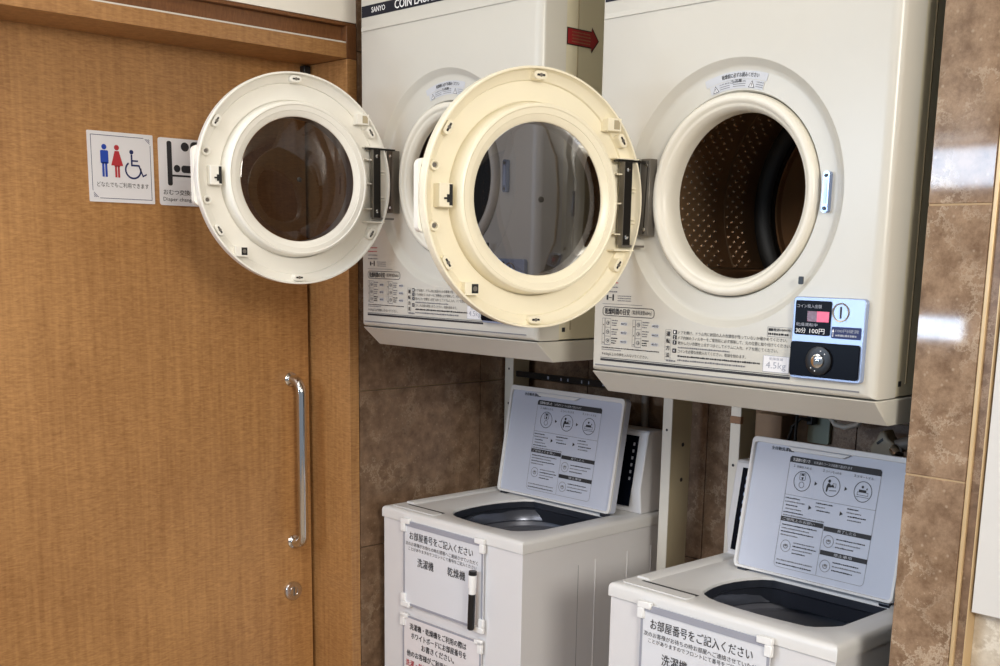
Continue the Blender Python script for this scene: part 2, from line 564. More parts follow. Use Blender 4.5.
fr = MB()
fr.box(-0.192, 0.0, 0.020, 0.0495, 0, 1.9995, M['wood'])                # right reveal and casing edge
fr.box(-0.40, -0.215, 0.0, 0.0495, 0, 2.10, M['wood_shaded'])
struct(fr.build('trim_3', bevel=0.001), 'right wooden jamb of the sliding door', 'door frame')
fr = MB()
fr.box(-0.26, 0.0, -1.6, 0.020, 2.0, 2.0355, M['wood_h'])               # fascia and soffit
fr.box(-0.26, -0.022, -1.6, 0.0495, 2.0355, 2.076, M['wood_shaded'])      # set-back band, its shade put into the wood colour
fr.box(-0.26, -0.004, -1.6, 0.0495, 2.076, 2.0845, M['wood_shaded'])      # cap
fr.box(-0.26, -0.0005, 0.0205, 0.0495, 2.0, 2.0755, M['wood_shaded'])
struct(fr.build('trim_4', bevel=0.001), 'wooden lintel with a stepped top over the sliding door', 'door frame')
fr = MB().box(-0.021, -0.002, -1.6, 0.020, 2.0358, 2.0392, M['post'])  # pale strip stands for the highlight on the fascia's top edge
struct(fr.build('trim_5'), 'thin pale strip painting the highlight along the top of the wooden lintel', 'highlight')

# ------------------------------------------------------------------ restroom signs
sg = MB()
sw, sh = 0.158, 0.156
sg.prism(rrect(0, sw, 0, sh, 0.002), 0, 0.003, M['label_white'])
Z = 0.0034
sg.frame(0.007, sw - 0.007, 0.008, sh - 0.008, 0.0012, Z, M['navy_ink'])
for cx, cy, s1 in ((sw - 0.009, sh - 0.010, -1), (0.009, 0.010, 1)):
    sg.poly([(cx - s1 * 0.003, cy - s1 * 0.003), (cx + s1 * 0.016, cy - s1 * 0.003), (cx - s1 * 0.003, cy + s1 * 0.016)], Z + 0.0003, M['label_white'])
    for q in (0.002, 0.006, 0.010):
        sg.poly([(cx + s1 * q, cy), (cx + s1 * (q + 0.0018), cy), (cx, cy + s1 * (q + 0.0018)), (cx, cy + s1 * q)], Z + 0.0006, M['navy_ink'])
Z = 0.0037


def man(mb, cx, top, m, skirt=False):
    mb.disc(cx, top - 0.006, 0.006, Z, m, n=20)
    if not skirt:
        mb.poly(rrect(cx - 0.0095, cx + 0.0095, top - 0.043, top - 0.0135, 0.003), Z, m)
        mb.rect(cx - 0.0062, cx - 0.0009, top - 0.072, top - 0.040, Z, m)
        mb.rect(cx + 0.0009, cx + 0.0062, top - 0.072, top - 0.040, Z, m)
    else:
        mb.poly([(cx - 0.005, top - 0.0135), (cx + 0.005, top - 0.0135), (cx + 0.0145, top - 0.046), (cx + 0.007, top - 0.046), (cx + 0.0065, top - 0.048), (cx - 0.0065, top - 0.048), (cx - 0.007, top - 0.046), (cx - 0.0145, top - 0.046)], Z, m)
        mb.rect(cx - 0.0058, cx - 0.0009, top - 0.072, top - 0.046, Z, m)
        mb.rect(cx + 0.0009, cx + 0.0058, top - 0.072, top - 0.046, Z, m)


man(sg, 0.038, 0.128, M['blue_ink'])
man(sg, 0.068, 0.128, M['red_ink'], True)
sg.disc(0.1035, 0.1145, 0.005, Z, M['navy_ink'])
sg.ring(0.1065, 0.0745, 0.0165, 0.0205, Z, M['navy_ink'], a0=R_(125), a1=R_(375), n=24)
sg.poly([(0.1015, 0.109), (0.1055, 0.109), (0.1055, 0.097), (0.119, 0.097), (0.119, 0.0935), (0.1055, 0.0935), (0.1055, 0.087), (0.122, 0.087), (0.131, 0.064), (0.139, 0.068), (0.140, 0.065), (0.1295, 0.0595), (0.1195, 0.083), (0.1015, 0.083)], Z, M['navy_ink'])
sg.text('どなたでもご利用できます', 0.018, 0.0335, 0.125, 0.0115, Z, M['ink'])
o = sg.build('restroom_sign', None, (0, 0, 0), smooth=False)
o.matrix_world = T(DX + 0.0003, -0.5735, 1.6372) @ SIDE
tag(o, 'square white sign with blue man, red woman and wheelchair symbols', 'sign')

sg = MB()
sg.prism(rrect(0, 0.148, 0, 0.155, 0.006), 0, 0.003, M['label_white'])
Z = 0.0034
K = M['ink']
sg.poly(rrect(0.021, 0.0335, 0.046, 0.148, 0.005), Z, K)
sg.disc(0.068, 0.137, 0.0105, Z, K)
sg.poly(rrect(0.082, 0.112, 0.075, 0.150, 0.010), Z, K)
sg.disc(0.046, 0.086, 0.0085, Z, K)
sg.poly(rrect(0.057, 0.100, 0.077, 0.094, 0.007), Z, K)
sg.rect(0.033, 0.118, 0.067, 0.0715, Z, K)
sg.text('おむつ交換台', 0.009, 0.0245, 0.082, 0.0125, Z, K, bold=0.01)
sg.text('Diaper changing station', 0.008, 0.0075, 0.130, 0.0115, Z, K)
o = sg.build('diaper_station_sign', smooth=False)
o.matrix_world = T(DX + 0.0003, -0.402, 1.6362) @ SIDE
tag(o, 'white sign with black baby changing pictogram half hidden by dryer door', 'sign')


# ------------------------------------------------------------------ coin dryers
B0 = 0.046          # tray height below the front panel


def dryer(loc, W, cx, cz, rr, bevz, dcen, phi, door_m, lu, lz, ws, ss, sd, turn, labels):
    """local x along the front, y into the alcove, z up from the tray's underside"""
    t = thing('coin_dryer', labels[0], 'dryer', (loc[0], loc[1], loc[2] - B0), 0, 'coin dryers on the steel stands')
    H = 0.80
    FD = 0.070
    cz += B0
    n = 96
    # front panel: flat face with a dished ring round the opening, edges rolled back
    ang = [2 * PI * i / n for i in range(n)]
    for px, pz in ((0, B0), (W, B0), (W, H + B0), (0, H + B0)):
        a = math.atan2(pz - cz, px - cx) % (2 * PI)
        k = min(range(n), key=lambda i: abs((ang[i] - a + PI) % (2 * PI) - PI))
        ang[k] = a
    ang.sort()

    def rect_pt(a, e):
        dx, dz = math.cos(a), math.sin(a)
        s = 1e9
        if dx > 1e-9: s = min(s, (W - cx) / dx)
        if dx < -1e-9: s = min(s, -cx / dx)
        if dz > 1e-9: s = min(s, (H + B0 - cz) / dz)
        if dz < -1e-9: s = min(s, (B0 - cz) / dz)
        x, z = cx + dx * s, cz + dz * s
        return (min(max(x, e * 0.55), W - e * 1.5), min(max(z, B0 + e * 0.8), H + B0 - e * 0.8))

    e = 0.015
    ls = []
    for r, y in ((rr, 0.0), (rr - 0.0025, 0.0015), (rr - 0.0110, 0.0125), (rr - 0.0150, 0.0150), (rr - 0.022, 0.0155), (0.1765 * ss, 0.0160), (0.1740 * ss, 0.021), (0.1730 * ss, 0.030)):
        ls.insert(0, [(cx + r * math.cos(a), y, cz + r * math.sin(a)) for a in ang])
    outs = [[(rect_pt(a, e)[0], 0.0, rect_pt(a, e)[1]) for a in ang]]
    for q in (22, 45, 68, 90):
        s = R_(q)
        ee = e * (1 - math.sin(s))
        outs.append([(rect_pt(a, ee)[0], e * (1 - math.cos(s)), rect_pt(a, ee)[1]) for a in ang])
    outs.append([(rect_pt(a, 0)[0], FD, rect_pt(a, 0)[1]) for a in ang])
    f = MB().loops([l[::-1] for l in ls + outs], M['enamel'])
    f.box(0.0095, W - 0.026, -0.0030, 0.004, bevz + B0 - 0.004, bevz + B0 + 0.004, M['enamel'])      # raised bead under the name strip
    f.box(0.012, W - 0.026, -0.0012, 0.002, B0 + 0.0105, B0 + 0.0128, M['grey_ink'])                # crease above the bottom lip
    f.build('front_panel', t, angle=30)
    # gasket ring with the opening
    g = MB().lathe([(r * ss, h if h > -0.0127 else -0.0127 + (h + 0.0127) * sd) for r, h in [(0.1727, -0.024), (0.1722, -0.012), (0.1705, -0.0065), (0.1660, -0.0035), (0.1610, -0.0035), (0.1570, -0.0060), (0.1550, -0.0095), (0.1530, -0.0105), (0.1510, -0.0112), (0.1490, -0.0130), (0.1460, -0.0180), (0.1435, -0.0235), (0.1422, -0.032), (0.1422, -0.050)]],
                   M['seat'], T(cx, 0, cz) @ FRONT, n=96)
    g.build('door_seat', t, angle=50)
    # drum
    d = MB()
    mx = T(cx, 0, cz) @ FRONT
    RD = 0.255
    d.lathe([(0.1422 * ss, -0.0127 - 0.0373 * sd), (0.152, -0.058), (RD - 0.004, -0.068), (RD, -0.074)], M['drum_dark'], mx, n=96)
    d.lathe([(RD, -0.074), (RD, -0.340), (RD + 0.004, -0.3415), (RD + 0.004, -0.3445), (RD, -0.346), (RD, -0.452)], M['drum'], mx, n=96)
    d.lathe([(RD, -0.452), (RD - 0.012, -0.466), (RD - 0.030, -0.470), (RD - 0.036, -0.466), (RD - 0.042, -0.474)], M['drum_dark'], mx, n=96)
    d.lathe([(RD - 0.042, -0.474), (RD - 0.043, -0.467), (RD - 0.047, -0.467), (RD - 0.050, -0.478), (0.02, -0.490), (0.0, -0.490)], M['drum'], mx, n=96)
    for i in range(76):
        a = 2 * PI * i / 76
        for j in range(18):
            hh = -0.084 - 0.0172 * j - (0.03 if j > 13 else 0)
            aa = a + (PI / 76 if j % 2 else 0)
            d.sphere((RD - 0.001) * math.cos(aa), (RD - 0.001) * math.sin(aa), hh, 0.0032, M['drum_bump'], mx, n=6, k=4)
    d.build('drum', t, angle=45)
    for a in (R_(95), R_(215), R_(335)):
        lf = MB()
        q = mx @ Matrix.Rotation(a, 4, 'Z')
        lf.prism([(RD + 0.001, -0.026), (RD - 0.026, -0.006), (RD - 0.030, 0.0), (RD - 0.026, 0.006), (RD + 0.001, 0.026)], -0.445, -0.10, M['drum'], q)
        lf.build('drum_lifter', t, bevel=0.003)
    # cabinet and tray
    c = MB()
    i_ = 0.003
    D = 0.62
    x0, x1, z0, z1 = i_, W - i_, B0 + 0.001, H + B0 - i_
    c.box(x0, x0 + 0.003, FD, D, z0, z1, M['enamel_side'])
    c.box(x1 - 0.003, x1, FD, D, z0, z1, M['enamel_side'])
    c.box(x0 + 0.003, x1 - 0.003, FD, D, z1 - 0.003, z1, M['enamel_side'])
    c.box(x0 + 0.003, x1 - 0.003, FD, D, z0, z0 + 0.003, M['enamel_side'])
    c.box(x0 + 0.003, x1 - 0.003, D - 0.003, D, z0 + 0.003, z1 - 0.003, M['enamel_side'])
    for y in (0.105, 0.19):
        c.box(x1 - 0.0005, x1 + 0.0012, y, y + 0.003, z0 + 0.02, z1, M['post_side'])
    c.box(x1, x1 + 0.0008, FD + 0.012, FD + 0.021, B0 + 0.017, B0 + 0.026, M['ink'])
    c.build('cabinet', t, smooth=False)
    tr = MB()
    YZ = Matrix(((0, 0, 1, 0), (1, 0, 0, 0), (0, 1, 0, 0), (0, 0, 0, 1)))
    tr.prism([(0.004, B0 - 0.0022), (0.054, 0.0), (0.60, 0.0), (0.60, B0 - 0.0022)], -0.001, W + 0.001, M['enamel'], YZ)
    tr.build('base_tray', t, bevel=0.002)
    # name strip
    n_ = MB()
    n_.box(0.0090, 0.34, -0.0012, 0.001, bevz + B0 + 0.026, bevz + B0 + 0.0505, M['strip'])
    q = T(0, -0.0016, 0) @ FRONT
    zz = bevz + B0 + 0.026
    n_.text('SANYO', 0.047, zz + 0.007, 0.050, 0.0115, 0, M['white_ink'], q, bold=0.02)
    n_.text('COIN LAUNDRY', 0.132, zz + 0.004, 0.180, 0.0185, 0, M['white_ink'], q @ Matrix.Shear('XY', 4, (0.0, 0.0)) if False else q, bold=0.025)
    n_.build('name_strip', t, smooth=False)

    def U(u): return u * ws + lu
    fz = lz + B0
    # instruction label printed along the bottom
    s = MB()
    q = T(0, -0.0008, 0) @ FRONT
    K, G = M['ink'], M['grey_ink']
    s.rect(U(0.014), U(0.450), fz + 0.019, fz + 0.132, -0.0004, M['label_grey'], q) if False else None
    s.rect(U(0.019), U(0.450), fz + 0.0205, fz + 0.0248, 0, K, q)
    s.rect(U(0.019), U(0.450), fz + 0.0262, fz + 0.0272, 0, K, q)
    s.frame(U(0.021), U(0.150), fz + 0.1075, fz + 0.1255, 0.0012, 0, K, q, r=0.007)
    s.text('乾燥時間の目安', U(0.027), fz + 0.1105, U(0.090) - U(0.027), 0.0120, 0, K, q, bold=0.02)
    s.text('（電源周波数60Hz）', U(0.095), fz + 0.1125, 0.048, 0.0085, 0, K, q)
    for bx in (0.021, 0.098):
        s.frame(U(bx), U(bx + 0.007), fz + 0.052, fz + 0.103, 0.0006, 0, G, q)
        s.frame(U(bx + 0.007), U(bx + 0.022), fz + 0.052, fz + 0.103, 0.0006, 0, G, q)
        for j in range(3):
            zc = fz + 0.094 - 0.017 * j
            s.rect(U(bx + 0.007), U(bx + 0.022), zc - 0.0088, zc - 0.0082, 0, G, q)
            s.ring(U(bx + 0.0145), zc, 0.003, 0.0042, 0, G, q, n=12)
            s.disc(U(bx + 0.0155), zc, 0.0014, 0, K, q, n=8)
            s.disc(U(bx + 0.0035), zc - 0.004, 0.0012, 0, K, q, n=8)
            for w_, dz in ((0.016, 0.004), (0.013, -0.0008), (0.012, -0.0052)):
                s.dashes(U(bx + 0.0245), zc + dz, w_, 0.0026, 0, K if j == 2 else G, q)
            s.rect(U(bx + 0.047), U(bx + 0.064), zc - 0.0032, zc + 0.0028, 0, M['label_grey'], q)
            s.text('40分', U(bx + 0.048), zc - 0.0026, U(bx + 0.063) - U(bx + 0.048), 0.0050, 0.0003, K, q, bold=0.015)
    s.dashes(U(0.021), fz + 0.0455, U(0.10) - U(0.021), 0.0022, 0, K, q)
    s.dashes(U(0.098), fz + 0.0455, U(0.165) - U(0.098), 0.0022, 0, K, q)
    s.dashes(U(0.021), fz + 0.0415, 0.05, 0.002, 0, G, q)
    s.text('＊4.5kg以上の衣類を入れないでください。', U(0.022), fz + 0.0305, U(0.139) - U(0.022), 0.0072, 0, K, q)
    s.frame(U(0.178), U(0.192), fz + 0.034, fz + 0.090, 0.0005, 0, G, q, r=0.002)
    for j, ch in enumerate('運転方法'):
        s.text(ch, U(0.1808), fz + 0.0775 - 0.0130 * j, 0.0088, 0.0085, 0, K, q, bold=0.03)
    rows = [('ドアを開け、ドラム内に前回の人の衣類等が残っていないか確かめてください。', 0.0825, 0.232),
            ('ドア内側のフィルターをご使用前に必ず掃除して、元の位置に取り付けてください。', 0.0730, 0.240),
            ('乾かしたい衣類を１点ずつほぐしてドラムに入れ、ドアを閉じてください。', 0.0635, 0.215),
            ('コインを必要な枚数入れてください。乾燥を始めます。', 0.0485, 0.150)]
    for j, (tx, dz, w_) in enumerate(rows):
        s.poly(rrect(U(0.196), U(0.205), fz + dz - 0.0006, fz + dz + 0.0072, 0.001), 0, K, q)
        s.text(str(j + 1), U(0.1985), fz + dz + 0.0010, 0.0030, 0.0046, 0.0003, M['white_ink'], q)
        s.text(tx, U(0.2085), fz + dz, w_ * ws, 0.0064, 0, K, q)
    s.dashes(U(0.2085), fz + 0.0570, 0.115, 0.0030, 0, G, q)
    s.dashes(U(0.2085), fz + 0.0410, 0.180, 0.0034, 0, K, q)
    s.dashes(U(0.2085), fz + 0.0335, 0.150, 0.0034, 0, G, q)
    s.dashes(U(0.182), fz + 0.0310, 0.022, 0.0036, 0, G, q)
    s.rect(U(0.395), U(0.447), fz + 0.030, fz + 0.058, 0, M['label_white'], q)
    s.frame(U(0.395), U(0.447), fz + 0.030, fz + 0.058, 0.0006, 0.0003, M['frame_grey'], q)
    s.text('4.5kg', U(0.401), fz + 0.033, U(0.441) - U(0.401), 0.0145, 0.0003, M['frame_grey'], q)
    s.text('乾燥容量', U(0.407), fz + 0.0505, 0.028, 0.0048, 0.0003, M['frame_grey'], q)
    s.frame(U(0.400), U(0.447), fz + 0.090, fz + 0.107, 0.0006, 0, G, q)
    s.rect(U(0.402), U(0.411), fz + 0.100, fz + 0.1045, 0, K, q)
    s.text('電源100V用', U(0.412), fz + 0.1000, 0.033, 0.0048, 0, K, q, bold=0.02)
    s.dashes(U(0.402), fz + 0.0930, 0.040, 0.004, 0, K, q)
    # small red warning block above the label
    for j in range(4):
        s.dashes(U(0.022), fz + 0.178 - 0.0085 * j, 0.036, 0.0028, 0, M['red_ink'] if j < 2 else G, q)
    s.frame(U(0.022), U(0.058), fz + 0.166, fz + 0.187, 0.0005, 0, M['red_ink'], q) if False else None
    s.rect(U(0.020), U(0.120), fz + 0.1300, fz + 0.1308, 0, G, q)
    s.box(U(0.030), U(0.034), fz + 0.138, fz + 0.147, -0.0004, 0.0002, K, q)
    s.rect(U(0.036), U(0.043), fz + 0.1418, fz + 0.1432, 0, K, q)
    s.box(U(0.045), U(0.048), fz + 0.137, fz + 0.149, -0.0004, 0.0002, K, q)
    for j in range(3):
        s.dashes(U(0.058), fz + 0.1455 - 0.0045 * j, 0.034, 0.0020, 0, G, q)
    s.build('instruction_label', t, smooth=False)
    # curved caution sticker on the ring
    s = MB()
    q = T(cx, 0.0149, cz) @ FRONT @ Matrix.Rotation(R_(turn), 4, 'Z')
    s.ring(0, 0, 0.1945, 0.2075, 0, M['label_grey'], q, n=24, a0=R_(71), a1=R_(108))
    s.ring(0, 0, 0.1795, 0.1935, 0, M['label_grey'], q, n=24, a0=R_(72), a1=R_(106))
    s.text('乾燥前に必ずお読みください', R_(98), 0.1975, R_(-22), 0.0075, 0.0004, K, q, bold=0.02, arc=(0, 0))
    s.text('⚠注意', R_(93), 0.1885, R_(-7), 0.0060, 0.0004, K, q, bold=0.02, arc=(0, 0))
    for a in (102.5, 79.5):
        w_ = q @ Matrix.Rotation(R_(a - 90), 4, 'Z') @ T(0, 0.1855, 0.0004)
        s.poly([(-0.0065, -0.005), (0.0065, -0.005), (0, 0.0065)], 0, K, w_)
        s.poly([(-0.0048, -0.0041), (0.0048, -0.0041), (0, 0.0046)], 0.0002, M['label_white'], w_)
        s.rect(-0.0006, 0.0006, -0.003, 0.002, 0.0004, K, w_)
    for a, w_ in ((100, -6.5), (91.5, -8), (76.8, -4.5)):
        for rd in (0.1895, 0.1860, 0.1825):
            s.text('ーーーーーー' if False else '注意事項', R_(a), rd, R_(w_), 0.0020, 0.0004, K, q, arc=(0, 0)) if rd == 0.1895 else s.ring(0, 0, rd, rd + 0.001, 0.0004, G, q, n=6, a0=R_(a + w_), a1=R_(a))
    s.build('caution_sticker', t, smooth=False)
    # hinge plate and catch on the front
    hp = MB()
    hz0, hz1 = 0.258 + B0 + lz, 0.397 + B0 + lz
    hx0, hx1 = cx - 0.1930, cx - 0.1710
    hp.box(hx0, hx1, -0.004, 0.016, hz0, hz1, M['dark_steel'])
    hp.poly([(hx0 + 0.010, hz0 + 0.004), (hx0 + 0.013, hz0 + 0.004), (hx1 - 0.004, hz1 - 0.004), (hx1 - 0.006, hz1 - 0.004)], 0.0042, M['darker_steel'], FRONT)
    for z in (hz0 + 0.012, hz1 - 0.012):
        hp.cyl(hx0 + 0.014, z, 0.0035, 0.004, 0.0062, M['chrome'], FRONT, n=12)
    hp.tube([(hx0 - 0.004, -0.008, hz0), (hx0 - 0.004, -0.008, hz1)], 0.0045, M['darker_steel'])
    hp.build('hinge_plate', t, bevel=0.0005, seg=1)
    ct = MB()
    ct.prism(rrect(cx + 0.1850, cx + 0.1965, 0.296 + fz, 0.362 + fz, 0.005), -0.0165, -0.0055, M['catch_steel'], FRONT)
    ct.prism(rrect(cx + 0.1880, cx + 0.1935, 0.310 + fz, 0.350 + fz, 0.002), -0.0055, -0.0048, M['silver'], FRONT)
    for z in (0.303, 0.355):
        ct.cyl(cx + 0.1908, z + fz, 0.003, -0.0055, -0.004, M['darker_steel'], FRONT, n=12)
    ct.build('door_catch', t)
    MB().prism(rrect(U(0.4545), U(0.4635), 0.180 + fz, 0.193 + fz, 0.002), -0.001, 0.001, M['black'], FRONT).build('door_sensor', t)
    # coin unit
    cu = MB()
    cu.prism(rrect(U(0.4545), U(0.5875), fz + 0.0255, fz + 0.1605, 0.007), -0.001, 0.010, M['silver'], FRONT)
    coin = cu.build('coin_unit', t, bevel=0.0015)
    q = T(0, -0.0105, 0) @ FRONT
    m = MB()
    m.prism(rrect(U(0.460), U(0.5265), fz + 0.0985, fz + 0.1545, 0.003), 0, 0.0012, M['gloss_black'], q)
    m.rect(U(0.5010), U(0.5235), fz + 0.1205, fz + 0.1375, 0.0015, M['led'], q)
    m.rect(U(0.4830), U(0.5010), fz + 0.1205, fz + 0.1375, 0.0015, M['led_dim'], q)
    m.text('コイン投入金額', U(0.463), fz + 0.1425, 0.046, 0.006, 0.0015, M['frame_grey'], q)
    m.text('乾燥運転中', U(0.463), fz + 0.1125, 0.040, 0.0055, 0.0015, M['frame_grey'], q)
    m.text('30分', U(0.463), fz + 0.1010, 0.019, 0.0085, 0.0015, M['white_ink'], q)
    m.text('100円', U(0.489), fz + 0.1010, 0.028, 0.0085, 0.0015, M['white_ink'], q)
    m.build('display', coin, smooth=False)
    m = MB()
    m.lathe([(0.0155, 0.0), (0.0150, 0.0015), (0.0135, 0.001), (0.0125, -0.003), (0.0, -0.0035)], M['coin_chrome'], T(U(0.5435), 0, fz + 0.1375) @ q, n=28)
    m.box(U(0.5435) - 0.0012, U(0.5435) + 0.0012, fz + 0.128, fz + 0.1465, -0.003, 0.0008, M['darker_steel'], q)
    m.build('coin_slot', coin)
    m = MB()
    m.prism(rrect(U(0.5295), U(0.5825), fz + 0.0955, fz + 0.1145, 0.002), 0, 0.0006, M['navy_ink'], q)
    m.text('100円硬貨', U(0.537), fz + 0.1055, 0.042, 0.0055, 0.0009, M['frame_grey'], q)
    m.dashes(U(0.537), fz + 0.0990, 0.038, 0.0035, 0.0009, M['frame_grey'], q)
    m.poly([(U(0.5325), fz + 0.111), (U(0.5305), fz + 0.106), (U(0.5320), fz + 0.106), (U(0.5320), fz + 0.098), (U(0.5330), fz + 0.098), (U(0.5330), fz + 0.106), (U(0.5345), fz + 0.106)], 0.0009, M['white_ink'], q)
    m.build('coin_label', coin, smooth=False)
    m = MB()
    m.prism(rrect(U(0.4555), U(0.5835), fz + 0.0300, fz + 0.0870, 0.005), 0, 0.003, M['gloss_black'], q)
    m.build('cash_box_plate', coin, bevel=0.0008)
    m = MB()
    qq = T(U(0.5125), 0, fz + 0.0575) @ q
    m.lathe([(0.0240, 0.003), (0.0235, 0.0075), (0.0195, 0.0085), (0.0115, 0.0085)], M['black'], qq, n=32)
    m.lathe([(0.0115, 0.0085), (0.0112, 0.0110), (0.0095, 0.0118), (0.0, 0.0118)], M['chrome'], qq, n=24)
    m.box(-0.001, 0.007, -0.001, 0.001, 0.0112, 0.0121, M['black'], qq)
    for a in (75, 45, 225, 255):
        m.disc(0.017 * math.cos(R_(a)), 0.017 * math.sin(R_(a)), 0.0011, 0.0088, M['white_ink'], qq, n=8)
    m.build('cash_box_lock', coin)
    # ---- the open round door, its inside to the room
    rd = 0.2228
    dx, dy, dz = dcen[0] - loc[0], dcen[1] - loc[1], dcen[2] - loc[2] + B0
    rot = (0, 0, R_(phi + 180))
    m = MB()
    dm = door_m
    prof = [(rd - 0.004, -0.030), (rd, -0.022), (rd, -0.001), (rd - 0.001, 0.0), (rd - 0.0038, 0.0), (rd - 0.0050, -0.010), (rd - 0.0070, -0.013), (0.2020, -0.0195), (0.2005, -0.0240), (0.1672, -0.0240), (0.1665, -0.0280), (0.1648, -0.0280), (0.1640, -0.0200), (0.1622, 0.004), (0.1605, 0.0095), (0.1580, 0.0115), (0.1555, 0.0118), (0.1535, 0.0100), (0.1515, 0.0098), (0.1440, 0.0088), (0.1432, 0.0072), (0.1345, 0.0045), (0.1312, 0.0020), (0.1300, -0.004),
            (0.1300, -0.034), (0.150, -0.040), (0.190, -0.040), (0.213, -0.036), (rd - 0.004, -0.030)]
    m.lathe(prof[::-1], dm, BACKF, n=128)
    door = m.build('door', t, (dx, dy, dz), rot, angle=32)
    g = MB()
    g.lathe([(0.1302, 0.001), (0.120, 0.0035), (0.08, 0.0055), (0.04, 0.0062), (0.0, 0.0064)][::-1], M['glass'], BACKF, n=64)
    g.build('window_glass', door)
    g = MB()
    g.lathe([(0.0055, 0.0060), (0.0050, 0.0085), (0.0, 0.0092)][::-1], M['darker_steel'], BACKF, n=16)
    g.build('glass_rivet', door)
    for a in (90, 148, 212, 270, 328, 32):
        q = BACKF @ Matrix.Rotation(R_(a), 4, 'Z') @ T(0.2085, 0, 0)
        c = MB().prism(rrect(-0.0072, 0.0072, -0.0130, 0.0130, 0.0070), -0.022, -0.002, dm, q)
        clip = c.build('rim_clip', door, bevel=0.001, seg=1)
        c = MB().prism(rrect(-0.0018, 0.0018, -0.0078, 0.0078, 0.001), -0.0022, -0.0014, M['black'], q)
        c.cyl(0, 0, 0.0032, -0.0022, -0.0010, M['dark_steel'], q, n=10)
        c.build('clip_slot', clip)
    for a in (166, 194):
        q = BACKF @ Matrix.Rotation(R_(a), 4, 'Z') @ T(0.2045, 0, 0)
        c = MB().lathe([(0.0095, -0.024), (0.0092, -0.010), (0.0080, -0.0092), (0.0055, -0.0095), (0.0045, -0.014), (0.0, -0.014)], dm, q, n=20)
        c.cyl(0, 0, 0.004, -0.016, -0.0125, M['dark_steel'], q, n=12)
        c.build('screw_boss', door)
    q = BACKF
    c = MB()
    c.prism(rrect(-0.1945, -0.1700, -0.0190, 0.0205, 0.002), -0.024, 0.000, dm, q)
    lt = c.build('latch', door, bevel=0.0008, seg=1)
    c = MB()
    c.box(-0.1765, -0.1705, -0.0160, 0.0185, -0.001, 0.0008, M['black'], q)
    c.box(-0.1865, -0.1765, -0.0060, -0.0030, -0.001, 0.0025, M['black'], q)
    c.box(-0.1810, -0.1770, -0.0110, 0.0020, -0.001, 0.0015, M['black'], q)
    c.build('latch_hook', lt)
    for sx, sz, dark in ((0.158, 0.137, 0), (-0.1285, -0.154, 1)):
        c = MB()
        c.box(sx - 0.016, sx + 0.013, sz - 0.011, sz + 0.011, -0.024, -0.0008, dm, q)
        c.box(sx - 0.003, sx + 0.010, sz - 0.008, sz + 0.008, -0.001, -0.0004, M['black'] if dark else M['post_side'], q)
        if dark:
            c.disc(sx + 0.0035, sz, 0.0045, -0.0001, M['dark_steel'], q, n=12)
        c.build('striker_socket', door, bevel=0.0008, seg=1)
    # hinge leaf in its pocket at the hinge edge
    c = MB()
    c.box(0.1800, 0.1985, -0.0740, 0.0740, -0.012, 0.0, M['darker_steel'], q)
    c.box(0.1785, 0.1800, -0.0740, 0.0740, -0.012, 0.003, M['dark_steel'], q)
    c.box(0.1660, 0.2350, 0.0740, 0.0775, -0.014, 0.001, M['darker_steel'], q)
    c.box(0.1820, 0.2330, -0.0780, -0.0740, -0.014, -0.002, M['dark_steel'], q)
    lf = c.build('hinge_leaf', door)
    for z in (0.060, -0.060):
        MB().lathe([(0.0042, 0.0), (0.0040, 0.0016), (0.0, 0.0024)][::-1], M['chrome'], T(-0.1895, 0, z) @ q, n=12).build('screw', lf)
    for x0_, x1_, z_, zt, h1 in ((0.1640, 0.2150, 0.0795, 0.0010, -0.002), (0.1640, 0.2090, -0.0838, 0.0012, -0.001), (0.1655, 0.1785, 0.052, 0.0012, -0.003), (0.1655, 0.1785, 0.0, 0.0012, -0.003), (0.1655, 0.1785, -0.055, 0.0012, -0.003),
                                 (0.1990, 0.2120, 0.028, 0.001, -0.006), (0.1990, 0.2120, 0.022, 0.001, -0.006), (0.1990, 0.2120, -0.028, 0.001, -0.006), (0.1990, 0.2120, -0.034, 0.001, -0.006)):
        MB().box(x0_, x1_, z_ - zt, z_ + zt, -0.024, h1, dm, q).build('pocket_rib', door)
    c = MB()
    hp = []
    for x, z in rrect(0.196, 0.2225, -0.061, 0.061, 0.012, 6):
        hp.append((x, z))
    out = [(-x, z) for x, z in hp]
    inn = [(-x, z) for x, z in rrect(0.196, 0.2165, -0.0545, 0.0545, 0.008, 6)]
    for h0 in (0,):
        a = [[(p[0], p[1], -0.042) for p in inn], [(p[0], p[1], -0.026) for p in inn], [(p[0], p[1], -0.026) for p in out], [(p[0], p[1], -0.042) for p in out], [(p[0], p[1], -0.042) for p in inn]]
        c.loops(a, M['door_cream'], q)
    c.build('pull_handle', door, bevel=0.001, seg=2)
    return t


d1 = dryer((0.1490, -0.05, 1.3605), 0.5955, 0.2980, 0.3335, 0.2325, 0.6765, (0.2510, -0.2928, 1.6863), 79.31, M['door_cream'], 0.0065, 0.006, 0.957, 0.95, 0.6, 3.5,
           ['ivory coin dryer nearest the wooden door with its white round door open'])
d2 = dryer((0.896, -0.0435, 1.315), 0.613, 0.3050, 0.3275, 0.2283, 0.657, (0.9668, -0.2695, 1.6302), 76.56, M['door_yellow'], 0.006, 0.0, 1.0, 1.0, 1.0, 1.5,
           ['ivory coin dryer beside the marble pillar with its yellowed round door open'])
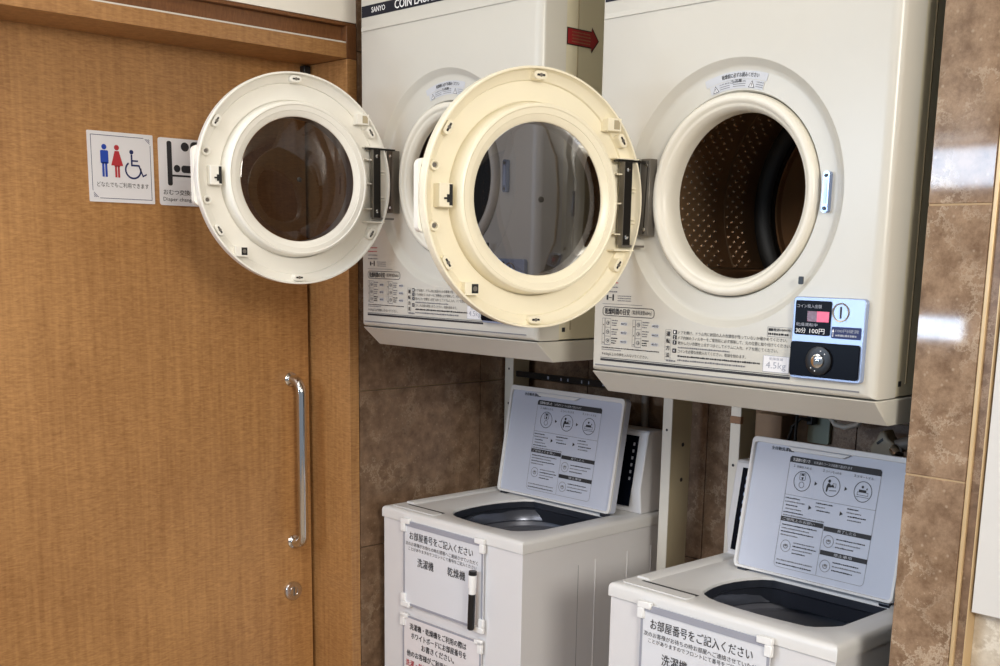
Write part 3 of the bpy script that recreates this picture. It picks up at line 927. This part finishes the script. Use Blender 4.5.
# red arrow sticker on the side of the far dryer
s = MB()
q = T(0.5955 - 0.003 + 0.0014, 0, B0) @ SIDE
a0, a1, zc = 0.073, 0.168, 0.6075
s.poly([(a0, zc + 0.0165), (a1 - 0.022, zc + 0.0165), (a1 - 0.022, zc + 0.0255), (a1, zc), (a1 - 0.022, zc - 0.0255), (a1 - 0.022, zc - 0.0165), (a0, zc - 0.0165)], 0, M['black'], q)
a0 += 0.002; a1 -= 0.003
s.poly([(a0, zc + 0.0145), (a1 - 0.020, zc + 0.0145), (a1 - 0.020, zc + 0.0220), (a1, zc), (a1 - 0.020, zc - 0.0220), (a1 - 0.020, zc - 0.0145), (a0, zc - 0.0145)], 0.0003, M['arrow_red'], q)
for j in range(4):
    s.dashes(a0 + 0.012, zc + 0.008 - 0.0062 * j, 0.055, 0.0026, 0.0006, M['tape'], q)
s.build('arrow_sticker', d1, smooth=False)['label'] = 'red arrow sticker'


# ------------------------------------------------------------------ top loading washers
def washer(loc, rz, vl, lid_at, label):
    """local x along the front, y into the alcove, z up from the floor; vl is the lid hinge line"""
    t = thing('washing_machine', label, 'washing machine', loc, rz, 'top loading washing machines')
    W, D, H, RIM = 0.53, 0.53, 0.88, 0.0315
    b = MB()
    b.loops([[(x, y, z) for x, y in ((i, i), (W - i, i), (W - i, D - i), (i, D - i))] for i, z in ((0.012, 0.034), (0.012, H - RIM), (0.003, H - RIM), (0.003, 0.03), (0.2, 0.03))][::-1], M['washer'])
    b.add([(0.012, 0.012, 0.034), (W - 0.012, 0.012, 0.034), (W - 0.012, D - 0.012, 0.034), (0.012, D - 0.012, 0.034)], [(0, 1, 2, 3)], M['tub'])
    b.box(0.15, W - 0.15, 0.15, D - 0.15, 0.03, 0.033, M['washer'])
    for v in (0.258, 0.380, 0.475):
        b.box(W - 0.0035, W - 0.0012, v, v + 0.004, 0.06, 0.795, M['washer'])
    b.box(W - 0.0034, W - 0.0026, 0.196, 0.1975, 0.03, 0.79, M['grey_ink'])
    b.build('body', t, bevel=0.006)
    for x, y in ((0.05, 0.05), (W - 0.05, 0.05), (0.05, D - 0.05), (W - 0.05, D - 0.05)):
        MB().lathe([(0.0, 0.0), (0.022, 0.0), (0.020, 0.012), (0.012, 0.03), (0.0, 0.03)], M['black'], T(x, y, 0), n=16).build('foot', t)
    # top deck with the loading opening
    k = (vl - 0.06) / 0.24
    op = [(0.166, 0.100), (0.157, 0.125), (0.151, 0.155), (0.149, 0.190), (0.153, 0.225), (0.163, 0.260), (0.180, 0.290), (0.200, 0.306), (0.300, 0.306), (0.400, 0.306), (0.462, 0.306), (0.468, 0.298),
          (0.468, 0.250), (0.468, 0.180), (0.468, 0.115), (0.460, 0.097), (0.440, 0.070), (0.426, 0.061), (0.380, 0.057), (0.330, 0.055), (0.280, 0.057), (0.235, 0.061), (0.205, 0.069), (0.182, 0.083)]
    op = [(u, 0.06 + (v - 0.06) * k) for u, v in op]
    c0 = (0.31, 0.06 + 0.12 * k)
    W0, W1, D0, D1 = -0.001, W + 0.001, -0.001, D + 0.001

    def proj(p, e):
        dx, dy = p[0] - c0[0], p[1] - c0[1]
        s = 1e9
        if dx > 1e-9: s = min(s, (W1 - c0[0]) / dx)
        if dx < -1e-9: s = min(s, (W0 - c0[0]) / dx)
        if dy > 1e-9: s = min(s, (D1 - c0[1]) / dy)
        if dy < -1e-9: s = min(s, (D0 - c0[1]) / dy)
        return (min(max(c0[0] + dx * s, W0 + e), W1 - e), min(max(c0[1] + dy * s, D0 + e), D1 - e))
    # refine the loop so that the deck corners get a vertex of their own
    fine = []
    for i in range(len(op)):
        p, r = op[i], op[(i + 1) % len(op)]
        for j in range(4):
            fine.append((p[0] + (r[0] - p[0]) * j / 4, p[1] + (r[1] - p[1]) * j / 4))
    outer = [proj(p, 0) for p in fine]
    for cx_, cy_ in ((W0, D0), (W1, D0), (W1, D1), (W0, D1)):
        j = min(range(len(outer)), key=lambda i: (outer[i][0] - cx_) ** 2 + (outer[i][1] - cy_) ** 2)
        outer[j] = (cx_, cy_)

    def inset(p, e):
        return (min(max(p[0], W0 + e), W1 - e), min(max(p[1], D0 + e), D1 - e))

    def grow(p, g):
        dx, dy = p[0] - c0[0], p[1] - c0[1]
        l = math.hypot(dx, dy)
        return (p[0] + dx / l * g, p[1] + dy / l * g)
    e = 0.011
    ls = [[(p[0], p[1], H - 0.0075) for p in fine], [(p[0], p[1], H - 0.006) for p in fine]]
    ls += [[grow(p, 0.0015) + (H - 0.002,) for p in fine], [grow(p, 0.005) + (H,) for p in fine]]
    ls.append([inset(p, e) + (H,) for p in outer])
    for qd in (30, 60, 90):
        s = R_(qd)
        ls.append([inset(p, e * (1 - math.sin(s))) + (H - e * (1 - math.cos(s)),) for p in outer])
    ls.append([inset(p, 0) + (H - RIM + 0.002,) for p in outer])
    ls.append([inset(p, 0.006) + (H - RIM,) for p in outer])
    dk = MB().loops(ls[::-1], M['washer_top']) if False else MB().loops(ls, M['washer_top'])
    dk.prism([(0.014, H), (0.050, H), (0.044, H + 0.004), (0.018, H + 0.004)], 0.07, 0.45, M['washer_top'], Matrix(((1, 0, 0, 0), (0, 0, 1, 0), (0, 1, 0, 0), (0, 0, 0, 1))))
    deck = dk.build('top_deck', t, angle=35)
    dd = MB()
    dd.prism(rrect(0.018, 0.186, 0.018, 0.050, 0.006), H, H + 0.0022, M['washer_top'])
    dd.rect(0.040, 0.184, 0.0502, 0.0610, H + 0.0008, M['ink'])
    dd.build('detergent_drawer', t, bevel=0.0008)
    # tub and basket
    tb = MB()
    lo = [[grow(p, 0.0008) + (H - 0.0062,) for p in fine], [grow(p, 0.0008) + (H - 0.024,) for p in fine], [grow(p, 0.006) + (H - 0.027,) for p in fine], [grow(p, 0.012) + (H - 0.060,) for p in fine]]
    tb.loops(lo[::-1], M['tub'])
    tb.build('tub', t, angle=40)
    uc, vc, rb = 0.310, 0.06 + 0.150 * k, 0.168
    rg = MB()
    rg.lathe([(rb + 0.009, H - 0.030), (rb, H - 0.032), (rb - 0.008, H - 0.044), (rb - 0.012, H - 0.058), (rb - 0.008, H - 0.062)][::-1], M['basket'], T(uc, vc, 0), n=72)
    rg.box(uc + 0.075, uc + 0.115, vc + rb - 0.030, vc + rb - 0.012, H - 0.056, H - 0.034, M['basket'])
    rg.build('balance_ring', t, angle=40)
    bk = MB()
    bk.lathe([(rb - 0.004, H - 0.062), (rb - 0.006, H - 0.074), (rb - 0.018, H - 0.078), (rb - 0.016, H - 0.125), (rb - 0.013, H - 0.128), (rb - 0.016, H - 0.131), (rb - 0.018, H - 0.42), (0.05, H - 0.45), (0.0, H - 0.43)][::-1], M['basket_wall'], T(uc, vc, 0), n=72)
    bk.build('basket', t, angle=40)
    # control box at the back
    YZ = Matrix(((0, 0, 1, 0), (1, 0, 0, 0), (0, 1, 0, 0), (0, 0, 0, 1)))
    f0 = vl + 0.088
    prof = [(f0 - 0.005, H + 0.001), (f0 - 0.013, H + 0.065), (f0 + 0.012, H + 0.210), (f0 + 0.018, H + 0.216), (min(f0 + 0.085, D), H + 0.214), (min(f0 + 0.085, D), H + 0.001)]
    cb = MB().prism(prof, 0.020, 0.516, M['washer'], YZ)
    box_ = cb.build('control_box', t, bevel=0.003)
    cp = MB()
    fa, fb = Vector((f0 - 0.013, H + 0.065)), Vector((f0 + 0.012, H + 0.210))
    dv = (fb - fa).normalized()
    q = Matrix(((1, 0, 0, 0), (0, -dv.y if False else dv.x, -dv.y, fa.x), (0, dv.y, dv.x, fa.y), (0, 0, 0, 1)))
    cp.box(0.040, 0.4885, 0.003, 0.138, -0.001, 0.0016, M['gloss_black'], q)
    cp.poly([(0.040, -0.046), (0.4885, -0.046), (0.4885, 0.003), (0.040, 0.003)], 0.0011, M['gloss_black'], q)
    for i in range(6):
        for uu in (0.052, 0.474):
            cp.rect(uu, uu + 0.006, 0.022 + 0.018 * i, 0.030 + 0.018 * i, 0.0020, M['silver'] if uu < 0.1 else M['frame_grey'], q)
    for i in range(8):
        cp.disc(0.12 + 0.04 * i, 0.07, 0.008, 0.0020, M['frame_grey'], q, n=16)
    cp.build('control_panel', box_, smooth=False)
    # the raised lid
    tilt = R_(9.7)
    lw, lh = 0.418, 0.302
    u0, kx, ky = lid_at
    ld = MB()
    ld.prism(rrect(0, lw, 0.004, lh, 0.012), -0.020, 0.0, M['lid'])
    o_ = rrect(0, lw, 0.004, lh, 0.012)
    i_ = rrect(0.0075, lw - 0.0075, 0.010, lh - 0.012, 0.008)
    ld.loops([[(p[0], p[1], 0.0) for p in o_], [(p[0], p[1], 0.007) for p in o_], [(p[0], p[1], 0.007) for p in i_], [(p[0], p[1], 0.0) for p in i_]], M['washer_top'])
    # finger grip along the top edge
    ld.prism([(0.100, lh - 0.013), (0.112, lh - 0.022), (0.245, lh - 0.022), (0.262, lh - 0.013)], 0.0, 0.007, M['washer_top'])
    lid = ld.build('lid', t, (u0, vl, H + 0.002), (PI / 2 - tilt, 0, 0), bevel=0.0012, seg=1)
    lid.scale = (kx, ky, 1)
    for u in (0.022, lw - 0.022):
        MB().tube([(u - 0.012, 0, -0.006), (u + 0.012, 0, -0.006)], 0.007, M['tub']).build('lid_hinge', lid)
    s = MB()
    K, G = M['ink'], M['grey_ink']
    x0, x1, y0, y1 = 0.107, 0.341, 0.024, 0.270
    z = 0.0006
    s.frame(x0, x1, y0, y1, 0.0008, z, G, r=0.010)
    s.poly([(x0, y1 - 0.0135), (x1, y1 - 0.0135), (x1, y1 - 0.004), (x1 - 0.004, y1), (x0 + 0.004, y1), (x0, y1 - 0.004)], z + 0.0003, K)
    s.text('洗濯機の使い方', x0 + 0.008, y1 - 0.0105, 0.046, 0.0075, z + 0.0006, M['white_ink'])
    s.text('お洗濯のコースは自動で選ばれます', x0 + 0.064, y1 - 0.0100, 0.098, 0.0062, z + 0.0006, M['label_grey'])
    s.rect(x0, x1, 0.1845, 0.1853, z, G)
    for i, xc in enumerate((0.147, 0.224, 0.303)):
        yc = 0.2185
        s.ring(xc, yc, 0.0208, 0.0222, z, K, n=32)
        s.text('１２３'[i], xc - 0.028, yc + 0.0285, 0.005, 0.0055, z, K)
        s.text(('衣類を入れる', 'コインを入れる', 'スタートする')[i], xc - 0.020, yc + 0.0275, 0.040, 0.0055, z, K)
        if i < 2:
            s.poly([(xc + 0.0335, yc - 0.0045), (xc + 0.0335, yc + 0.0045), (xc + 0.0405, yc)], z, K)
    xc, yc = 0.147, 0.2185
    s.frame(xc - 0.008, xc + 0.008, yc + 0.002, yc + 0.018, 0.001, z, K, r=0.003)
    s.rect(xc - 0.004, xc + 0.004, yc + 0.012, yc + 0.016, z, K)
    s.ring(xc, yc - 0.008, 0.0060, 0.0070, z, K, n=16)
    s.poly([(xc - 0.003, yc + 0.009), (xc + 0.003, yc + 0.009), (xc + 0.001, yc + 0.003), (xc - 0.001, yc + 0.003)], z, K)
    xc = 0.224
    s.disc(xc - 0.0065, yc + 0.0105, 0.0036, z, K, n=14)
    s.poly([(xc - 0.0125, yc - 0.013), (xc - 0.009, yc - 0.013), (xc - 0.0075, yc - 0.003), (xc + 0.0005, yc - 0.0025), (xc + 0.0035, yc + 0.002), (xc + 0.0015, yc + 0.004), (xc - 0.0015, yc + 0.0012), (xc - 0.0045, yc + 0.006), (xc - 0.0095, yc + 0.0055), (xc - 0.0125, yc - 0.002)], z, K)
    s.frame(xc + 0.003, xc + 0.0115, yc - 0.002, yc + 0.007, 0.0009, z, K)
    s.poly([(xc - 0.004, yc - 0.0105), (xc + 0.014, yc - 0.0085), (xc + 0.014, yc - 0.007), (xc - 0.004, yc - 0.009)], z, K)
    s.disc(xc + 0.004, yc + 0.0005, 0.0028, z, K, n=10)
    xc = 0.303
    s.frame(xc - 0.0135, xc + 0.0135, yc - 0.008, yc - 0.001, 0.0009, z, K)
    s.rect(xc - 0.010, xc + 0.008, yc - 0.001, yc + 0.004, z, K)
    s.disc(xc - 0.002, yc + 0.010, 0.003, z, K, n=10)
    s.poly([(xc + 0.007, yc + 0.005), (xc + 0.011, yc + 0.005), (xc + 0.009, yc + 0.010)], z, K)
    s.rect(xc - 0.016, xc + 0.016, yc - 0.0118, yc - 0.0108, z, K)
    for i, xc in enumerate((0.111, 0.192, 0.272)):
        for j in range((5, 3, 4)[i]):
            s.dashes(xc + (0.004 if j in (2, 3) else 0), 0.1765 - 0.0078 * j, (0.052, 0.044, 0.046)[i] * (0.75, 1, 0.6, 0.8, 1)[(j + i) % 5], 0.0030, z, K if j % 2 == 0 else G)
        if i < 2:
            s.poly([(xc + 0.0635, 0.160), (xc + 0.0635, 0.170), (xc + 0.0715, 0.165)], z, K)
    s.dashes(x0 + 0.004, 0.1385, 0.110, 0.0032, z, G)
    s.rect(x0, 0.2195, 0.1265, 0.1365, z + 0.0003, K)
    s.text('ご使用上のお願い', x0 + 0.006, 0.1285, 0.085, 0.0062, z + 0.0006, M['label_grey'])
    s.rect(0.2225, x1, 0.1225, 0.1325, z + 0.0003, K)
    s.text('終了したら', 0.258, 0.1245, 0.046, 0.0062, z + 0.0006, M['label_grey'])
    s.rect(0.2225, x1, 0.0715, 0.0815, z + 0.0003, K)
    s.text('禁止事項', 0.258, 0.0735, 0.046, 0.0062, z + 0.0006, M['label_grey'])
    s.rect(0.2203, 0.2211, y0 + 0.002, 0.134, z, G)
    for xc, yc in ((0.131, 0.073), (0.239, 0.102), (0.240, 0.049)):
        s.ring(xc, yc, 0.0122, 0.0134, z, G, n=24)
        s.ring(xc, yc, 0.0045, 0.0062, z, G, n=12, a0=R_(150), a1=R_(400))
        s.rect(xc - 0.003, xc + 0.003, yc - 0.001, yc + 0.004, z, G)
    for j in range(4):
        s.dashes(x0 + 0.006, 0.1175 - 0.0075 * j, 0.092 * (1, 0.8, 0.95, 0.5)[j], 0.0030, z, K if j % 2 == 0 else G)
        s.dashes(0.150, 0.0815 - 0.0075 * j, 0.062 * (0.9, 1, 0.85, 0.6)[j], 0.0030, z, K if j % 2 else G)
        if j < 3:
            s.dashes(0.258, 0.1085 - 0.0085 * j, 0.076 * (0.95, 0.8, 0.6)[j], 0.0030, z, K if j % 2 == 0 else G)
            s.dashes(0.258, 0.0585 - 0.0085 * j, 0.076 * (0.85, 0.95, 0.7)[j], 0.0030, z, K if j % 2 == 0 else G)
    for j in range(2):
        s.dashes(x0 + 0.006, 0.0390 - 0.0085 * j, 0.095, 0.0030, z, K if j else G)
    s.text('全自動洗濯機', 0.052, lh - 0.0245, 0.056, 0.0080, 0.0076 - 0.0070, K, bold=0.02)
    s.poly([(0.108, lh - 0.024), (0.108, lh - 0.017), (0.115, lh - 0.024)], z, K)
    s.build('lid_label', lid, smooth=False)
    return t


w1 = washer((0.049, 0.0876, 0), R_(0.28), 0.360, (0.064, 1.0, 1.0), 'white washing machine with lid up left of the cream post and nearest the wooden door')
w2 = washer((0.9295, -0.0029, 0), R_(-0.55), 0.290, (0.100, 0.895, 0.950), 'white washing machine with lid up beside the marble pillar')


# ------------------------------------------------------------------ boards and notices on the washer fronts
def on_front(o, host, u, z, off):
    o.matrix_world = T(*host.location) @ Matrix.Rotation(host.rotation_euler[2], 4, 'Z') @ T(u, -0.0014 - off, 0.88 + z) @ FRONT


def whiteboard(host, label, off=0.0):
    bw, bh = 0.306, 0.226
    b = MB()
    b.prism(rrect(0, bw, 0, bh, 0.003), 0, 0.0035, M['board'])
    b.frame(0, bw, 0, bh, 0.006, 0.0040, M['frame_grey'], r=0.003)
    b.box(0.010, bw - 0.010, bh - 0.014, bh - 0.002, 0.0035, 0.0055, M['frame_grey'])
    z = 0.0045
    K = M['ink']
    b.text('お部屋番号をご記入ください', 0.026, bh - 0.0475, 0.244, 0.0215, z, K, bold=0.004)
    b.text('次のお客様がお待ちの時お部屋へご連絡させていただく', 0.010, bh - 0.0640, 0.278, 0.0105, z, K)
    b.text('ことがありますのでフロントにて番号をご記入ください', 0.022, bh - 0.0765, 0.262, 0.0098, z, K)
    b.text('洗濯機', 0.058, bh - 0.1150, 0.064, 0.0235, z, K, bold=0.006)
    b.text('乾燥機', 0.176, bh - 0.1130, 0.066, 0.0235, z, K, bold=0.006)
    o = b.build('whiteboard', smooth=False)
    tag(o, label, 'whiteboard', 'room number boards on the washers')
    on_front(o, host, 0.094, -0.248, off)
    c = MB()
    for x, y, sx, sy in ((0, bh, 1, -1), (bw, bh, -1, -1), (0, 0, 1, 1), (bw, 0, -1, 1)):
        m = T(x, y, 0) @ Matrix.Diagonal((sx, sy, 1, 1))
        k = MB()
        k.box(-0.006, 0.028, -0.006, 0.008, 0, 0.0095, M['clip'], m)
        k.box(-0.006, 0.010, 0.008, 0.030, 0, 0.0095, M['clip'], m)
        if sx * sy < 0:
            k.f = [f[::-1] for f in k.f]
        k.build('corner_clip', o, bevel=0.0015, seg=1)
    return o


wb1 = whiteboard(w1, 'white room number board clipped above the printed notice on the washer nearest the door')
wb2 = whiteboard(w2, 'white room number board cut off at the bottom edge, on washer beside marble pillar', 0.003)

nw, nh = 0.306, 0.255
b = MB()
b.prism(rrect(0, nw, 0, nh, 0.003), 0, 0.0025, M['notice'])
b.frame(0, nw, 0, nh, 0.006, 0.0029, M['frame_grey'])
z = 0.0032
K = M['ink']
b.text('洗濯機・乾燥機をご利用の際は', 0.030, nh - 0.0360, 0.222, 0.0175, z, K, bold=0.02)
b.text('ホワイトボードにお部屋番号を', 0.036, nh - 0.0600, 0.216, 0.0175, z, K, bold=0.02)
b.text('お書きください。', 0.078, nh - 0.0840, 0.128, 0.0175, z, K, bold=0.02)
b.text('他のお客様がご利用になれるよう', 0.018, nh - 0.1110, 0.244, 0.0175, z, K, bold=0.02)
b.text('洗濯・乾燥終了後は速やかに', 0.014, nh - 0.1380, 0.226, 0.0175, z, M['red_ink'], bold=0.02)
b.text('お取り出しください。', 0.050, nh - 0.1640, 0.176, 0.0175, z, M['red_ink'], bold=0.02)
nt = b.build('printed_notice', smooth=False)
tag(nt, 'printed notice in black and red below the room number board', 'notice')
on_front(nt, w1, 0.090, -0.532, 0.0)
for x, y, sx, sy in ((0, nh, 1, -1), (nw, nh, -1, -1)):
    k = MB()
    m = T(x, y, 0) @ Matrix.Diagonal((sx, sy, 1, 1))
    k.box(-0.006, 0.010, 0.0, 0.030, 0, 0.0085, M['clip'], m)
    k.box(-0.006, 0.022, -0.004, 0.008, 0, 0.0085, M['clip'], m)
    if sx * sy < 0:
        k.f = [f[::-1] for f in k.f]
    k.build('corner_clip', nt, bevel=0.0015, seg=1)

# marker hanging on the board
p = MB()
p.tube([(0, 0, 0), (0, 0, 0.003), (0, 0, 0.092)], [0.006, 0.0088, 0.0088], M['black'], n=20)
pen = p.build('marker_pen')
tag(pen, 'black and white marker pen standing upright on the room number board', 'marker')
pen.matrix_world = T(*w1.location) @ T(0.378, -0.0065 - 0.0145, 0.88 - 0.246) @ Matrix.Rotation(R_(2.0), 4, 'Y')
p = MB()
p.tube([(0, 0, 0.0922), (0, 0, 0.108), (0, 0, 0.1082), (0, 0, 0.140)], [0.0088, 0.0088, 0.0102, 0.0102], M['clip'], n=20)
p.tube([(0, 0, 0.1402), (0, 0, 0.150)], [0.0102, 0.0098], M['black'], n=20)
p.build('cap', pen)

# ------------------------------------------------------------------ dryer stands
st = thing('dryer_stand', 'cream steel stand under the dryer nearest the wooden door', 'stand', (0.008, 0.565, 0), 0, 'steel stands under the dryers')


def post(parent, x, y, w, d, z1, hole=True):
    m = MB()
    m.box(x, x + w, y, y + 0.003, 0, z1, M['post'])
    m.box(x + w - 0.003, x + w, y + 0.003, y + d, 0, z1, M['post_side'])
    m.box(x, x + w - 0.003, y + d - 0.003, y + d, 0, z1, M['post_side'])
    for z in (z1 - 0.03, z1 - 0.10, z1 - 0.20):
        m.cyl(x + w / 2, z, 0.0035, -y + 0.0002, -y + 0.0010, M['ink'], FRONT, n=10)
    for z in (z1 - 0.24, z1 - 0.33):
        m.cyl(y + d * 0.6, z, 0.0055, x + w + 0.0002, x + w + 0.0010, M['ink'], SIDE, n=12)
    return m.build('post', parent, bevel=0.0008, seg=1)


post(st, 0.0, 0.0, 0.0335, 0.065, 1.3135)
post(st, 0.624, -0.045, 0.0285, 0.080, 1.3135)
cbm = MB().box(0.030, 0.624, 0.012, 0.022, 1.192, 1.208, M['darker_steel'])
for i in range(14):
    x = 0.16 + 0.026 * i
    if i % 3 != 1:
        cbm.rect(x, x + (0.004 if i % 4 else 0.007), 1.195, 1.203, -0.0116, M['frame_grey'], FRONT)
cbm.build('cross_bar', st)
st2 = thing('dryer_stand', 'cream steel stand with brown tape under the dryer beside the pillar', 'stand', (0.886, 0.45, 0), 0, 'steel stands under the dryers')
post(st2, 0.0, 0.0, 0.027, 0.06, 1.268)
post(st2, 0.598, -0.10, 0.027, 0.06, 1.268)
MB().box(-0.001, 0.028, -0.0015, 0.010, 1.165, 1.182, M['tape']).build('tape_wrap', st2, bevel=0.0008, seg=1)['label'] = 'brown tape round the post'
MB().box(0.0265, 0.6245, 0.035, 0.045, 1.24, 1.268, M['post_side']).build('cross_bar', st2)

# ------------------------------------------------------------------ small things behind the right washer
wbk = MB().prism(rrect(0.852, 0.925, 1.02, 1.1735, 0.004), -0.6555, -0.60, M['carton'], FRONT).build('wood_block', bevel=0.002)
tag(wbk, 'beige wooden block on the back wall behind the raised washer lid', 'block')
ol = MB().prism(rrect(0, 0.060, 0, 0.09, 0.006), 0, 0.010, M['plate'])
ol.box(0.014, 0.046, 0.05, 0.070, 0.010, 0.018, M['plate'])
op_ = thing('outlet_plate', 'pale green outlet plate on the back wall under the dryer', 'outlet', (0.968, 0.655, 1.112))
ob = MB().prism(rrect(0, 0.058, 0, 0.09, 0.006), 0, 0.010, M['plate'], FRONT).build('cover', op_, bevel=0.001)
MB().box(0.010, 0.026, -0.034, -0.011, 0.045, 0.068, M['black']).build('plug', op_, bevel=0.002)


def sag(p, q, d, n=14):
    p, q = Vector(p), Vector(q)
    return [p.lerp(q, i / n) + Vector((0, 0, -d * 4 * (i / n) * (1 - i / n))) for i in range(n + 1)]


c = MB().tube([(0.986, 0.618, 1.170), (0.972, 0.605, 1.172), (0.955, 0.598, 1.150), (0.948, 0.596, 1.120), (0.946, 0.60, 1.06), (0.945, 0.60, 0.95)], 0.0045, M['cable'])
tag(c.build('power_cord'), 'black power cord bending down from the outlet plate', 'cord', 'black cords behind the right washer')
c = MB().tube([(0.972, 0.60, 1.262), (0.966, 0.60, 1.20), (0.964, 0.60, 1.14), (0.966, 0.60, 1.06), (0.968, 0.60, 0.95)], 0.004, M['cable'])
tag(c.build('power_cord'), 'straight black cord hanging from the dryer in front of the outlet plate', 'cord', 'black cords behind the right washer')
c = MB().tube([(1.03, 0.56, 1.272), (1.045, 0.585, 1.205), (1.075, 0.585, 1.172), (1.10, 0.585, 1.168), (1.13, 0.585, 1.178), (1.150, 0.585, 1.205), (1.16, 0.56, 1.272)], 0.006, M['post'])
tag(c.build('drain_hose'), 'pale hose looping below the dryer beside the pillar', 'hose')

tp = thing('water_tap', 'old cream water tap with chrome nozzle behind the lid by the pillar', 'tap', (1.262, 0.50, 1.155))
m = MB()
m.prism([(-0.046, -0.034), (0.006, -0.040), (0.020, -0.020), (0.016, 0.006), (-0.002, 0.018), (-0.010, 0.034), (-0.022, 0.030), (-0.028, 0.012), (-0.042, -0.006), (-0.038, -0.016)], -0.020, 0.020, M['tap_body'], FRONT)
m.build('tap_body', tp, bevel=0.005, seg=3)
m = MB()
m.prism([(-0.026, 0.006), (-0.012, 0.018), (-0.010, 0.012), (-0.022, 0.002)], 0.020, 0.0205, M['black'], FRONT)
m.build('spout_hole', tp)
m = MB()
m.tube([(0.014, -0.014, -0.004), (0.024, -0.022, -0.008), (0.030, -0.028, -0.012)], [0.013, 0.012, 0.009], M['chrome'], n=16)
m.build('nozzle', tp)
m = MB()
m.tube([(0.010, 0.0, 0.0), (0.045, -0.002, 0.014), (0.10, 0.0, 0.036), (0.17, 0.01, 0.056), (0.262, 0.03, 0.075)], 0.015, M['hose'], n=16)
m.build('supply_pipe', tp)
c = MB().tube([(0.485, 0.632, 1.36), (0.483, 0.634, 1.26), (0.478, 0.635, 1.16), (0.48, 0.635, 1.05), (0.485, 0.636, 0.90)], 0.010, M['hose'])
tag(c.build('exhaust_hose'), 'dark grey hose hanging behind the raised lid near the wooden door', 'hose')
